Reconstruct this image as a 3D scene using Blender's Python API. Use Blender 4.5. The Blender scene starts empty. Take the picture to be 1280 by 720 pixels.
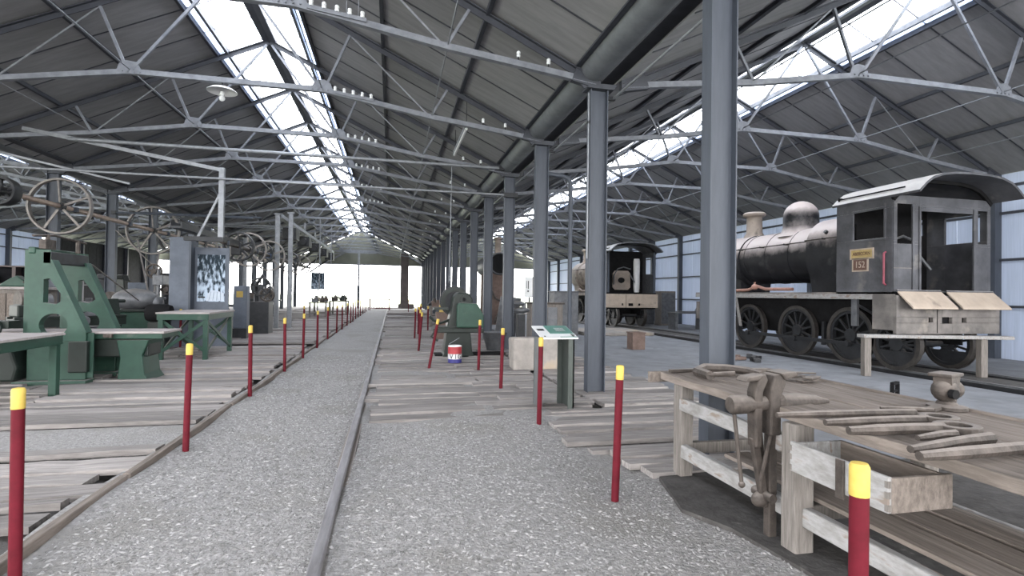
import bpy, math, random
from mathutils import Vector, Matrix
random.seed(7)
scene = bpy.context.scene
col = scene.collection

# ------------------------------------------------------------------ camera
FPX = 660.0
YAW = math.atan(150/FPX); PITCH = math.atan(8/FPX); ROLL = math.radians(0.8)
fw = Vector((math.sin(YAW)*math.cos(PITCH), math.cos(YAW)*math.cos(PITCH), math.sin(PITCH)))
rt = Vector((math.cos(YAW), -math.sin(YAW), 0)); up = rt.cross(fw)
rt2 = rt*math.cos(ROLL)+up*math.sin(ROLL); up2 = up*math.cos(ROLL)-rt*math.sin(ROLL)
cd = bpy.data.cameras.new('camera'); cam = bpy.data.objects.new('camera', cd); col.objects.link(cam)
cam.matrix_world = Matrix(((rt2.x, up2.x, -fw.x, 0), (rt2.y, up2.y, -fw.y, 0), (rt2.z, up2.z, -fw.z, 1.6), (0, 0, 0, 1)))
cd.sensor_width = 36; cd.lens = 36*FPX/1280; cd.clip_start = .05; cd.clip_end = 400
scene.camera = cam

# ------------------------------------------------------------------ sky, exposure
world = bpy.data.worlds.new('overcast_sky'); scene.world = world; world.use_nodes = True
bg = world.node_tree.nodes['Background']; bg.inputs[0].default_value = (1.0, .985, .975, 1); bg.inputs[1].default_value = 6.0
scene.view_settings.view_transform = 'Standard'; scene.view_settings.look = 'None'
scene.view_settings.gamma = 1; scene.view_settings.use_curve_mapping = False
scene.view_settings.exposure = 1.1
try:
    scene.cycles.max_bounces = 10; scene.cycles.diffuse_bounces = 6; scene.cycles.transparent_max_bounces = 24
    scene.cycles.sample_clamp_indirect = 10
except Exception: pass

def portal(name, loc, rot, sx, sy):
    l = bpy.data.lights.new(name, 'AREA'); l.shape = 'RECTANGLE'; l.size = sx; l.size_y = sy
    try: l.cycles.is_portal = True
    except Exception: pass
    o = bpy.data.objects.new(name, l); o.location = loc; o.rotation_euler = rot; col.objects.link(o)
    return o

# ------------------------------------------------------------------ dimensions
SB = 3.33                                   # bay length along the shed
ROWS = [4.80+SB*i for i in range(17)]       # truss lines 4.80 .. 58.08
Y0R, Y1R = 1.47-SB*3, ROWS[-1]+.4           # roof extent
CEN, RGT, LFT = -3.22, 10.15, -16.4         # ridge lines
SL = .47; ZR = 8.12                         # roof slope, ridge height under the rafters
XC, XL = 3.25, -9.75                        # column rows

# ------------------------------------------------------------------ mesh helper
class MB:
    def __init__(s): s.v = []; s.f = []
    def add(s, vs, fs):
        n = len(s.v); s.v += [tuple(v) for v in vs]; s.f += [tuple(i+n for i in f) for f in fs]; return s
    def box(s, x0, x1, y0, y1, z0, z1):
        return s.add([(x0,y0,z0),(x1,y0,z0),(x1,y1,z0),(x0,y1,z0),(x0,y0,z1),(x1,y0,z1),(x1,y1,z1),(x0,y1,z1)],
                     [(3,2,1,0),(4,5,6,7),(0,1,5,4),(1,2,6,5),(2,3,7,6),(3,0,4,7)])
    def cb(s, c, d, rz=0, rx=0, ry=0):
        R = Matrix.Rotation(rz,3,'Z') @ Matrix.Rotation(ry,3,'Y') @ Matrix.Rotation(rx,3,'X'); c = Vector(c)
        vs = [c+R@Vector((sx*d[0]/2, sy*d[1]/2, sz*d[2]/2)) for sz in (-1,1) for sx,sy in ((-1,-1),(1,-1),(1,1),(-1,1))]
        return s.add(vs, [(3,2,1,0),(4,5,6,7),(0,1,5,4),(1,2,6,5),(2,3,7,6),(3,0,4,7)])
    def frame(s, p0, p1):
        d = (Vector(p1)-Vector(p0)); L = d.length; d.normalize()
        a = Vector((0,0,1)) if abs(d.z) < .95 else Vector((0,1,0))
        u = d.cross(a).normalized(); return d, u, u.cross(d).normalized()
    def bar(s, p0, p1, w, h):                # w: sideways, h: upward
        p0 = Vector(p0); p1 = Vector(p1); d,u,t = s.frame(p0,p1)
        vs = [p+u*a*w/2+t*b*h/2 for p in (p0,p1) for a,b in ((-1,-1),(1,-1),(1,1),(-1,1))]
        return s.add(vs, [(0,1,2,3),(7,6,5,4),(1,0,4,5),(2,1,5,6),(3,2,6,7),(0,3,7,4)])
    def tube(s, p0, p1, r, r2=None, n=10):
        p0 = Vector(p0); p1 = Vector(p1); d,u,t = s.frame(p0,p1); r2 = r if r2 is None else r2
        vs = [p+(u*math.cos(2*math.pi*i/n)+t*math.sin(2*math.pi*i/n))*q for p,q in ((p0,r),(p1,r2)) for i in range(n)]
        fs = [(i,(i+1)%n,n+(i+1)%n,n+i) for i in range(n)]+[tuple(reversed(range(n))), tuple(range(n,2*n))]
        return s.add(vs, fs)
    def path(s, pts, r, n=8):
        pts = [Vector(p) for p in pts]; rings = []; d0,u,t = s.frame(pts[0],pts[1]); vs = []
        for i,p in enumerate(pts):
            d = ((pts[min(i+1,len(pts)-1)]-pts[max(i-1,0)])).normalized()
            u = (u-d*u.dot(d)).normalized(); t = d.cross(u); q = r[i] if isinstance(r,(list,tuple)) else r
            vs += [p+(u*math.cos(2*math.pi*k/n)+t*math.sin(2*math.pi*k/n))*q for k in range(n)]
        m = len(pts)
        fs = [(i*n+k, i*n+(k+1)%n, (i+1)*n+(k+1)%n, (i+1)*n+k) for i in range(m-1) for k in range(n)]
        fs += [tuple(reversed(range(n))), tuple(range((m-1)*n, m*n))]
        return s.add(vs, fs)
    def lathe(s, prof, c=(0,0,0), axis='z', n=24, sx=1, sy=1):   # prof: (radius, height)
        vs = []; c = Vector(c)
        for r,h in prof:
            for k in range(n):
                a = 2*math.pi*k/n; x,y = r*math.cos(a)*sx, r*math.sin(a)*sy
                vs.append(c+(Vector((x,y,h)) if axis=='z' else Vector((x,h,y)) if axis=='y' else Vector((h,x,y))))
        m = len(prof)
        fs = [(i*n+k, i*n+(k+1)%n, (i+1)*n+(k+1)%n, (i+1)*n+k) for i in range(m-1) for k in range(n)]
        fs += [tuple(reversed(range(n))), tuple(range((m-1)*n, m*n))]
        return s.add(vs, fs)
    def prism(s, poly, a0, a1, axis='y'):    # poly in the other two axes
        def P(p,a): return (p[0],a,p[1]) if axis=='y' else (a,p[0],p[1]) if axis=='x' else (p[0],p[1],a)
        n = len(poly); vs = [P(p,a0) for p in poly]+[P(p,a1) for p in poly]
        return s.add(vs, [tuple(range(n)), tuple(reversed(range(n,2*n)))]+[(i,n+i,n+(i+1)%n,(i+1)%n) for i in range(n)])
    def ringprism(s, outer, inner, a0, a1, axis='y'):   # same point count: plate with one hole
        def P(p,a): return (p[0],a,p[1]) if axis=='y' else (a,p[0],p[1]) if axis=='x' else (p[0],p[1],a)
        n = len(outer); vs = [P(p,a) for a in (a0,a1) for q in (outer,inner) for p in q]; fs = []
        for i in range(n):
            j = (i+1)%n
            fs += [(i,j,n+j,n+i),(2*n+i,3*n+i,3*n+j,2*n+j),(i,2*n+i,2*n+j,j),(n+i,n+j,3*n+j,3*n+i)]
        return s.add(vs, fs)
    def plate(s, u0, u1, w0, w1, holes, a0, a1, axis='y'):   # rectangular plate with rectangular holes
        us = sorted({u0,u1}|{h for q in holes for h in q[:2]}); ws = sorted({w0,w1}|{h for q in holes for h in q[2:]})
        for i in range(len(us)-1):
            for j in range(len(ws)-1):
                cu,cw = (us[i]+us[i+1])/2,(ws[j]+ws[j+1])/2
                if any(q[0]<cu<q[1] and q[2]<cw<q[3] for q in holes): continue
                if axis=='y': s.box(us[i],us[i+1],a0,a1,ws[j],ws[j+1])
                elif axis=='x': s.box(a0,a1,us[i],us[i+1],ws[j],ws[j+1])
                else: s.box(us[i],us[i+1],ws[j],ws[j+1],a0,a1)
        return s
    def blob(s, c, r, n=10, m=6):
        prof = [(max(1e-3,math.sin(math.pi*i/m))*1, -math.cos(math.pi*i/m)) for i in range(m+1)]
        k = len(s.v); s.lathe(prof, (0,0,0), 'z', n)
        for i in range(k,len(s.v)):
            v = s.v[i]; s.v[i] = (c[0]+v[0]*r[0], c[1]+v[1]*r[1], c[2]+v[2]*r[2])
        return s
    def xform(s, M):
        s.v = [tuple(M@Vector(v)) for v in s.v]; return s
    def jitter(s, a, rnd=random):
        s.v = [(x+rnd.uniform(-a,a), y+rnd.uniform(-a,a), z+rnd.uniform(-a,a)) for x,y,z in s.v]; return s
    def mesh(s, name, mat, smooth=False):
        me = bpy.data.meshes.new(name); me.from_pydata(s.v, [], s.f); me.materials.append(mat)
        import bmesh
        bm = bmesh.new(); bm.from_mesh(me); bmesh.ops.recalc_face_normals(bm, faces=bm.faces); bm.to_mesh(me); bm.free()
        if smooth: me.shade_auto(smooth) if hasattr(me,'shade_auto') else smoothshade(me, smooth)
        me.update(); return me

def smoothshade(me, ang=40):
    me.polygons.foreach_set('use_smooth', [True]*len(me.polygons))
    try: me.set_sharp_from_angle(angle=math.radians(ang))
    except Exception: pass

def link(name, me, parent=None, loc=None, rz=0):
    o = bpy.data.objects.new(name, me); col.objects.link(o)
    if loc is not None: o.location = loc
    if rz: o.rotation_euler = (0,0,rz)
    if parent: o.parent = parent
    return o
def P(name, mb, mat, parent=None, smooth=False, bevel=0, loc=None, rz=0, label=None):
    me = mb.mesh(name, mat, False)
    if smooth: smoothshade(me)
    o = link(name, me, parent, loc, rz)
    if bevel:
        m = o.modifiers.new('bevel','BEVEL'); m.width = bevel; m.segments = 2; m.limit_method = 'ANGLE'
    if label: o['label'] = label
    return o
def tag(o, label=None, cat=None, group=None, kind=None):
    if label: o['label'] = label
    if cat: o['category'] = cat
    if group: o['group'] = group
    if kind: o['kind'] = kind
    return o
def thing(name, label, cat, loc=(0,0,0), rz=0, group=None):
    o = bpy.data.objects.new(name, None); col.objects.link(o); o.location = loc; o.rotation_euler = (0,0,rz)
    o.empty_display_size = .1
    return tag(o, label, cat, group)
def struct(name, label, cat, loc=(0,0,0)):
    o = thing(name, label, cat, loc); o['kind'] = 'structure'; return o
def clone(root, loc, rz=None, label=None, group=None):
    def rec(o, par):
        c = o.copy(); col.objects.link(c); c.parent = par
        for ch in [x for x in KIDS.get(o, [])]: rec(ch, c)
        return c
    KIDS = {}
    for o in bpy.data.objects:
        if o.parent: KIDS.setdefault(o.parent, []).append(o)
    r = rec(root, None); r.location = loc
    if rz is not None: r.rotation_euler = (0,0,rz)
    if label: r['label'] = label
    if group: r['group'] = group
    return r
ORD = ['first','second','third','fourth','fifth','sixth','seventh','eighth','ninth','tenth','eleventh','twelfth','thirteenth',
       'fourteenth','fifteenth','sixteenth','seventeenth','eighteenth','nineteenth','twentieth','twenty-first','twenty-second','twenty-third','twenty-fourth']

# ------------------------------------------------------------------ materials
def mat(name, c1, c2=None, scale=4, rough=.7, metal=0, bump=0, bscale=None, stretch=(1,1,1), rnd=0, dust=None, dlo=.25, dhi=.85, spec=.3, detail=6, lo=.35, hi=.65, noise2=None):
    m = bpy.data.materials.new(name); m.use_nodes = True; nt = m.node_tree; N = nt.nodes; L = nt.links
    b = N['Principled BSDF']; b.inputs['Roughness'].default_value = rough; b.inputs['Metallic'].default_value = metal
    b.inputs['Specular IOR Level'].default_value = spec
    c2 = c2 or tuple(x*.75 for x in c1)
    tc = N.new('ShaderNodeTexCoord'); mp = N.new('ShaderNodeMapping'); mp.inputs['Scale'].default_value = stretch
    L.new(tc.outputs['Object'], mp.inputs[0]); vec = mp.outputs[0]
    oi = None
    if rnd:
        oi = N.new('ShaderNodeObjectInfo'); ad = N.new('ShaderNodeVectorMath'); ad.operation = 'MULTIPLY_ADD'
        ad.inputs[0].default_value = (37,19,53); L.new(oi.outputs['Random'], ad.inputs[1]); L.new(vec, ad.inputs[2]); vec = ad.outputs[0]
    no = N.new('ShaderNodeTexNoise'); no.inputs['Scale'].default_value = scale; no.inputs['Detail'].default_value = detail; no.inputs['Roughness'].default_value = .65
    L.new(vec, no.inputs['Vector'])
    rp = N.new('ShaderNodeValToRGB'); rp.color_ramp.elements[0].position = lo; rp.color_ramp.elements[1].position = hi
    rp.color_ramp.elements[0].color = (*c2,1); rp.color_ramp.elements[1].color = (*c1,1); L.new(no.outputs['Fac'], rp.inputs[0])
    out = rp.outputs[0]
    if noise2:                                # (colour, scale, threshold): stains or flaking
        n2 = N.new('ShaderNodeTexNoise'); n2.inputs['Scale'].default_value = noise2[1]; n2.inputs['Detail'].default_value = 8; L.new(vec, n2.inputs['Vector'])
        r2 = N.new('ShaderNodeValToRGB'); r2.color_ramp.elements[0].position = noise2[2]; r2.color_ramp.elements[1].position = noise2[2]+.08
        L.new(n2.outputs['Fac'], r2.inputs[0]); mx = N.new('ShaderNodeMixRGB'); L.new(r2.outputs[0], mx.inputs[0]); L.new(out, mx.inputs[1]); mx.inputs[2].default_value = (*noise2[0],1); out = mx.outputs[0]
    if dust:                                  # dust that has settled on upward faces
        g = N.new('ShaderNodeNewGeometry'); sp = N.new('ShaderNodeSeparateXYZ'); L.new(g.outputs['Normal'], sp.inputs[0])
        ml = N.new('ShaderNodeMath'); ml.operation = 'MULTIPLY_ADD'; L.new(no.outputs['Fac'], ml.inputs[0]); ml.inputs[1].default_value = .5; L.new(sp.outputs['Z'], ml.inputs[2])
        mr = N.new('ShaderNodeMapRange'); mr.inputs[1].default_value = dlo+.25; mr.inputs[2].default_value = dhi+.25; L.new(ml.outputs[0], mr.inputs[0])
        mx = N.new('ShaderNodeMixRGB'); L.new(mr.outputs[0], mx.inputs[0]); L.new(out, mx.inputs[1]); mx.inputs[2].default_value = (*dust,1); out = mx.outputs[0]
    if rnd:
        hs = N.new('ShaderNodeHueSaturation'); mr = N.new('ShaderNodeMapRange'); mr.inputs[3].default_value = 1-rnd; mr.inputs[4].default_value = 1+rnd
        L.new(oi.outputs['Random'], mr.inputs[0]); L.new(mr.outputs[0], hs.inputs['Value']); L.new(out, hs.inputs['Color']); out = hs.outputs[0]
    L.new(out, b.inputs['Base Color'])
    if bump:
        nb = N.new('ShaderNodeTexNoise'); nb.inputs['Scale'].default_value = bscale or scale*4; nb.inputs['Detail'].default_value = 5; L.new(vec, nb.inputs['Vector'])
        bp = N.new('ShaderNodeBump'); bp.inputs['Strength'].default_value = bump; bp.inputs['Distance'].default_value = .02; L.new(nb.outputs['Fac'], bp.inputs['Height']); L.new(bp.outputs[0], b.inputs['Normal'])
    return m

M = {}
M['column'] = mat('blue_grey_paint', (.050,.058,.074), (.037,.044,.057), 3, .55, stretch=(3,3,.5), bump=.05)
M['steel'] = mat('truss_paint', (.165,.176,.20), (.105,.113,.132), 5, .55)
M['rafter'] = mat('rafter_paint', (.042,.046,.057), (.031,.034,.042), 4, .6)
M['dsteel'] = mat('dark_steel', (.024,.026,.030), (.013,.014,.016), 5, .55, metal=.2, dust=(.08,.076,.076))
M['gsteel'] = mat('grey_steel', (.12,.125,.135), (.075,.078,.086), 6, .5, metal=.4, dust=(.19,.183,.178), dlo=.5, dhi=1)
M['galv'] = mat('galvanised', (.21,.222,.24), (.145,.155,.172), 8, .5, metal=.4)
M['roof'] = mat('roof_sheet', (.235,.235,.245), (.185,.185,.195), 1.2, .8, stretch=(1,6,1), rnd=.07, bump=.1, bscale=9)
M['gutter'] = mat('gutter_zinc', (.15,.162,.175), (.105,.114,.124), 3, .5, metal=.3)
M['gravel'] = mat('gravel_ground', (.285,.278,.275), (.14,.137,.135), 22, .95, bump=.9, bscale=45, detail=10, lo=.3, hi=.7, noise2=((.19,.184,.176),.9,.54))
M['earth'] = mat('earth_ground', (.105,.10,.097), (.06,.057,.055), 6, .95, bump=.5, bscale=30)
M['dirt'] = mat('oily_dirt_and_shade', (.06,.057,.055), (.032,.03,.029), 7, .9, bump=.5, bscale=25, noise2=((.11,.105,.10),9,.66))
M['conc'] = mat('dusty_concrete', (.19,.197,.212), (.13,.137,.15), 1.3, .9, bump=.25, bscale=20, noise2=((.135,.14,.15),2.2,.56))
M['wood'] = mat('weathered_plank', (.245,.228,.22), (.135,.125,.121), 3, .9, stretch=(.7,11,6), rnd=.27, bump=.5, bscale=7, detail=9, noise2=((.07,.064,.061),2.6,.66))
M['woody'] = mat('weathered_timber', (.19,.162,.144), (.10,.085,.074), 3, .9, stretch=(11,.7,6), rnd=.14, bump=.4, bscale=7, detail=9, noise2=((.12,.10,.085),2.0,.64))
M['tyre'] = mat('dark_tyre', (.055,.05,.047), (.028,.026,.025), 6, .5, metal=.3)
M['railsteel'] = mat('worn_rail', (.185,.18,.19), (.11,.106,.11), 4, .6, metal=.2, stretch=(4,.6,4))
M['flake'] = mat('flaking_white_timber', (.29,.29,.292), (.17,.163,.157), 5, .85, stretch=(6,1,3), bump=.4, bscale=12, noise2=((.17,.14,.12),5,.57))
M['pole'] = mat('grey_timber', (.175,.16,.148), (.10,.09,.082), 5, .9, stretch=(9,9,.8), bump=.4, bscale=9)
M['red'] = mat('red_post_paint', (.088,.006,.013), (.062,.0045,.009), 8, .6, spec=.12, noise2=((.08,.02,.022),9,.66))
M['yellow'] = mat('yellow_post_paint', (.42,.315,.075), (.33,.24,.05), 8, .6, spec=.15)
M['green'] = mat('machine_green', (.0165,.050,.035), (.011,.035,.025), 4, .5, spec=.3, noise2=((.045,.065,.054),3,.64), dust=(.2,.19,.185), dlo=.6, dhi=1.05)
M['greend'] = mat('machine_green_dark', (.0095,.0155,.013), (.006,.0095,.008), 5, .5, dust=(.11,.11,.105), dlo=.6, dhi=1.05)
M['tabletop'] = mat('bare_planed_top', (.30,.272,.268), (.22,.20,.197), 4, .7, stretch=(1,5,1))
M['iron'] = mat('rusty_iron', (.072,.06,.053), (.033,.028,.025), 9, .65, metal=.25, bump=.3, bscale=40, dust=(.20,.178,.163), dlo=.35, dhi=1.0)
M['black'] = mat('black_loco_paint', (.017,.018,.022), (.009,.0095,.0115), 3, .45, spec=.25, dust=(.40,.352,.342), dlo=.04, dhi=.5, noise2=((.034,.034,.038),2.2,.6))
M['cab'] = mat('cab_grey_black', (.082,.084,.094), (.038,.039,.045), 1.6, .5, spec=.3, dust=(.36,.345,.335), dlo=.35, dhi=.8, noise2=((.13,.125,.125),1.8,.6))
M['dark'] = mat('black_and_cab_shade', (.011,.011,.012), (.006,.006,.0065), 4, .8, spec=.1)  # flat black; inside the cabs it also paints in the interior shade
M['cream'] = mat('dusty_cream_plate', (.36,.30,.245), (.28,.235,.195), 3, .7, noise2=((.19,.16,.135),2.2,.62))
M['beam'] = mat('dusty_beam', (.18,.165,.157), (.085,.08,.077), 1.8, .7, noise2=((.26,.23,.2),1.3,.58))
M['tan'] = mat('tan_undercoat', (.28,.235,.20), (.18,.152,.132), 2, .7, noise2=((.09,.076,.068),2.0,.6), dust=(.34,.295,.27), dlo=.3, dhi=.9)
M['brass'] = mat('nameplate_yellow', (.38,.285,.12), (.28,.21,.09), 10, .45)
M['bronze'] = mat('numberplate_brown', (.12,.066,.052), (.08,.045,.037), 10, .5)
M['copper'] = mat('copper_pipe', (.36,.205,.165), (.25,.14,.11), 8, .5, metal=.3)
M['pinkrail'] = mat('faded_red_rail', (.22,.05,.075), (.16,.035,.05), 8, .5)
M['white'] = mat('white_enamel', (.55,.56,.57), (.47,.48,.49), 5, .4)
M['porc'] = mat('porcelain', (.6,.62,.63), (.5,.52,.53), 5, .25, spec=.6)
M['stone'] = mat('concrete_block', (.27,.25,.232), (.19,.176,.165), 3, .95, bump=.4, bscale=18, noise2=((.30,.25,.19),1.5,.56))
M['rust'] = mat('rust_brown', (.14,.10,.085), (.09,.064,.055), 5, .85)
M['cladb'] = mat('cladding_dark', (.014,.0145,.017), (.008,.008,.01), 3, .8, spec=.1)
M['shaft'] = mat('line_shaft', (.32,.25,.205), (.22,.17,.14), 6, .5, metal=.2)
M['pulley'] = mat('pulley_rim', (.2,.185,.175), (.12,.11,.105), 5, .55, metal=.2)
M['belt'] = mat('leather_belt', (.16,.15,.145), (.12,.11,.107), 5, .7)
M['blue'] = mat('blue_hub', (.035,.06,.115), (.025,.045,.09), 6, .5)
M['bluegrey'] = mat('blue_grey_sheet', (.085,.10,.128), (.055,.065,.084), 2, .6)
M['signgreen'] = mat('sign_teal', (.07,.17,.145), (.055,.13,.11), 5, .4)
M['signgrey'] = mat('sign_frame', (.11,.12,.124), (.08,.088,.09), 5, .5)
M['legn'] = mat('sign_leg_green', (.055,.066,.06), (.04,.048,.044), 5, .5)
M['tred'] = mat('tin_red', (.30,.03,.038), (.23,.025,.03), 8, .4)
M['tblue'] = mat('tin_blue', (.03,.03,.16), (.02,.02,.11), 8, .4)
M['ink'] = mat('black_ink', (.02,.02,.022), (.015,.015,.016), 5, .6)
M['mustard'] = mat('mustard_tin', (.28,.2,.05), (.22,.16,.04), 5, .5)
M['grass'] = mat('grass', (.42,.46,.34), (.34,.38,.28), 2, .95)  # paled so the ground burns out like outdoor glare
M['hill'] = mat('far_bank', (.30,.33,.28), (.22,.25,.2), .3, .95)
M['endpost'] = mat('end_post', (.11,.092,.088), (.075,.064,.062), 2, .8)
M['gable'] = mat('gable_sheet', (.11,.116,.095), (.085,.09,.074), .7, .8)

def glass_mat(name, tint, tr, gl=.05):
    m = bpy.data.materials.new(name); m.use_nodes = True; nt = m.node_tree; N = nt.nodes; L = nt.links
    for n in list(N):
        if n.type != 'OUTPUT_MATERIAL': N.remove(n)
    out = [n for n in N if n.type=='OUTPUT_MATERIAL'][0]
    t = N.new('ShaderNodeBsdfTransparent'); t.inputs[0].default_value = (*tint,1)
    d = N.new('ShaderNodeBsdfTranslucent'); d.inputs[0].default_value = (*tint,1)
    tc = N.new('ShaderNodeTexCoord'); no = N.new('ShaderNodeTexNoise'); no.inputs['Scale'].default_value = 2.5; L.new(tc.outputs['Object'], no.inputs['Vector'])
    mr = N.new('ShaderNodeMapRange'); mr.inputs[3].default_value = max(0,1-tr-.08); mr.inputs[4].default_value = min(1,1-tr+.08); L.new(no.outputs['Fac'], mr.inputs[0])
    mx = N.new('ShaderNodeMixShader'); L.new(mr.outputs[0], mx.inputs[0]); L.new(t.outputs[0], mx.inputs[1]); L.new(d.outputs[0], mx.inputs[2])
    g = N.new('ShaderNodeBsdfGlossy'); g.inputs['Roughness'].default_value = .25
    m2 = N.new('ShaderNodeMixShader'); m2.inputs[0].default_value = gl; L.new(mx.outputs[0], m2.inputs[1]); L.new(g.outputs[0], m2.inputs[2]); L.new(m2.outputs[0], out.inputs[0])
    return m
M['sky_glass'] = glass_mat('skylight_glass', (.93,.96,1), .85)
M['frost'] = glass_mat('frosted_strip', (.55,.62,.76), .35)
def clad_mat(name, c, tl):
    m = bpy.data.materials.new(name); m.use_nodes = True; nt = m.node_tree; N = nt.nodes; L = nt.links
    b = N['Principled BSDF']; out = [n for n in N if n.type=='OUTPUT_MATERIAL'][0]; b.inputs['Roughness'].default_value = .7
    tc = N.new('ShaderNodeTexCoord'); mp = N.new('ShaderNodeMapping'); mp.inputs['Scale'].default_value = (1,14,.5); no = N.new('ShaderNodeTexNoise'); no.inputs['Scale'].default_value = 1.5; no.inputs['Detail'].default_value = 4
    L.new(tc.outputs['Object'], mp.inputs[0]); L.new(mp.outputs[0], no.inputs['Vector'])
    rp = N.new('ShaderNodeValToRGB'); rp.color_ramp.elements[0].position = .3; rp.color_ramp.elements[1].position = .7
    rp.color_ramp.elements[0].color = (*[x*.82 for x in c],1); rp.color_ramp.elements[1].color = (*c,1); L.new(no.outputs['Fac'], rp.inputs[0]); L.new(rp.outputs[0], b.inputs['Base Color'])
    t = N.new('ShaderNodeBsdfTranslucent'); L.new(rp.outputs[0], t.inputs[0]); mx = N.new('ShaderNodeMixShader'); mx.inputs[0].default_value = tl
    L.new(b.outputs[0], mx.inputs[1]); L.new(t.outputs[0], mx.inputs[2]); L.new(mx.outputs[0], out.inputs[0])
    return m
M['clad'] = clad_mat('translucent_cladding', (.45,.50,.60), .26)

# lights of the sky entering: portals lie in the real openings (they guide sampling, emit nothing)
YM, YL = (Y0R+Y1R)/2, Y1R-Y0R
for cx in (CEN, RGT, LFT):
    for s in (-1, 1):
        a = math.atan(SL)
        portal('skylight_portal', (cx+s*.68, YM, ZR+.1-.68*SL), (0, s*a, 0), 1.15, YL)
portal('end_opening_portal', (-3, Y1R+.1, 2.4), (-math.pi/2, 0, 0), 40, 4.9)
portal('entrance_portal', (-3, Y0R-.1, 3.0), (math.pi/2, 0, 0), 40, 6)

# ------------------------------------------------------------------ ground and floors
fl = struct('floor', 'bare earth ground under the whole shed', 'ground'); 
P('earth', MB().box(-24,18,-12,62,-.3,-.075), M['earth'], fl)
og = struct('grass_field', 'grass beyond the open far end of the shed, paled to imitate glare', 'grass')
P('turf', MB().box(-140,140,62,260,-.3,-.05).box(-140,-24,-40,62,-.3,-.05).box(18,140,-40,62,-.3,-.05), M['grass'], og)
cf = struct('concrete_floor', 'dusty blue-grey concrete floor beside the locomotive track', 'floor')
P('slab', MB().box(4.55,10.55,-9,57,-.1,0), M['conc'], cf)
P('slab', MB().box(12.9,16.7,-9,57,-.1,0), M['conc'], cf)
P('slab', MB().box(11.2,12.3,-9,57,-.1,-.005), M['earth'], cf)
P('slab', MB().box(-22.5,-8.2,2,57,-.1,-.004), M['earth'], cf)

df = struct('dirt_and_shade_floor', 'dark oily dirt floor, widened to put shade under the heavy workbench', 'floor')
P('dirt', MB().prism([(2.12,3.55),(2.3,4.22),(3.0,4.26),(5.6,4.24),(5.6,.4),(2.35,.4),(2.40,1.6),(2.36,2.6),(2.28,3.2)],-.1,.03,'z'), M['dirt'], df)  # oily dirt, widened so its dark colour also gives the shade under the bench
# gravel path as a gently uneven surface
def gz(x, y):
    return .018*math.sin(x*2.1+1.3*math.sin(y*.7))+.014*math.sin(y*1.9+x*.6)+.008*math.sin(x*5.3-y*4.1)
g = MB(); nx, ny = 44, 150
for j in range(ny+1):
    y = .3+ (j/ny)**1.6*57
    for i in range(nx+1):
        x = -2.25+i/nx*4.95
        z = gz(x,y)
        g.v.append((x,y,z))
for j in range(ny):
    for i in range(nx):
        a = j*(nx+1)+i; g.f.append((a,a+1,a+nx+2,a+nx+1))
gp = struct('gravel_path', 'grey gravel path running down the middle of the shed', 'path')
gr = P('gravel_bed', g, M['gravel'], gp, smooth=True)
import numpy as np
rng = np.random.default_rng(3)
def chips(n, xr, yr, smin, smax, power, keep=None):
    x = rng.uniform(*xr, n); u = rng.random(n)**power; y = yr[0]+(yr[1]-yr[0])*u
    if keep is not None:
        k = keep(x,y); x,y = x[k],y[k]; n = len(x)
    s = rng.uniform(smin,smax,n)*(.6+.4*rng.random(n)); a = rng.uniform(0,math.pi,n); el = rng.uniform(.14,.45,n); hz = rng.uniform(.2,.45,n); ti = rng.uniform(-.5,.5,n)
    z = .018*np.sin(x*2.1+1.3*np.sin(y*.7))+.014*np.sin(y*1.9+x*.6)+.008*np.sin(x*5.3-y*4.1)
    base = np.array([(1,0,0),(0,1,0),(-1,0,0),(0,-1,0),(0,0,1)],float)
    V = np.empty((n,5,3)); ca,sa = np.cos(a),np.sin(a)
    for k,(bx,by,bz) in enumerate(base):
        lx = bx*s*(1+.3*rng.uniform(-1,1,n)); ly = by*s*el; lz = bz*s*hz+ bx*s*ti*.35
        V[:,k,0] = x+lx*ca-ly*sa; V[:,k,1] = y+lx*sa+ly*ca; V[:,k,2] = z+lz+.001
    F = np.array([(0,1,4),(1,2,4),(2,3,4),(3,0,4)])
    return V.reshape(-1,3), (np.arange(n)[:,None,None]*5+F).reshape(-1,3)
def bulk(name, V, F, m, parent):
    me = bpy.data.meshes.new(name); me.vertices.add(len(V)); me.vertices.foreach_set('co', V.astype(np.float32).ravel())
    me.loops.add(F.size); me.loops.foreach_set('vertex_index', F.astype(np.int32).ravel())
    me.polygons.add(len(F)); me.polygons.foreach_set('loop_start', np.arange(0,F.size,3,dtype=np.int32)); 
    me.update(calc_edges=True); me.materials.append(m); return link(name, me, parent)
M['chipl'] = mat('pale_gravel', (.37,.363,.358), (.23,.225,.222), 30, .9)
M['chipd'] = mat('dark_gravel', (.20,.195,.19), (.105,.102,.10), 30, .9)
def onpath(x,y): return ((x<1.9)|(y<4.4))&((y<6.6)|(x<-.45))&(np.abs(x+.4)>.05)&(x>-2.05)
for nm,n,mm,seed in (('gravel_chips',26000,'chipl',1),('gravel_chips',26000,'chipd',2)):
    V,F = chips(n, (-2.1,2.5), (1.4,14), .010, .032, 1.8, onpath); o = bulk(nm, V, F, M[mm], gp); o['kind'] = 'stuff'
V,F = chips(1500, (-6,-2.25), (5.95,6.9), .008, .02, 1.0); o = bulk('gravel_chips', V, F, M['chipl'], gp); o['kind'] = 'stuff'
P('gravel_bed', MB().box(-8.5,-2.2,5.9,6.98,-.05,.0), M['gravel'], gp)

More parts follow.
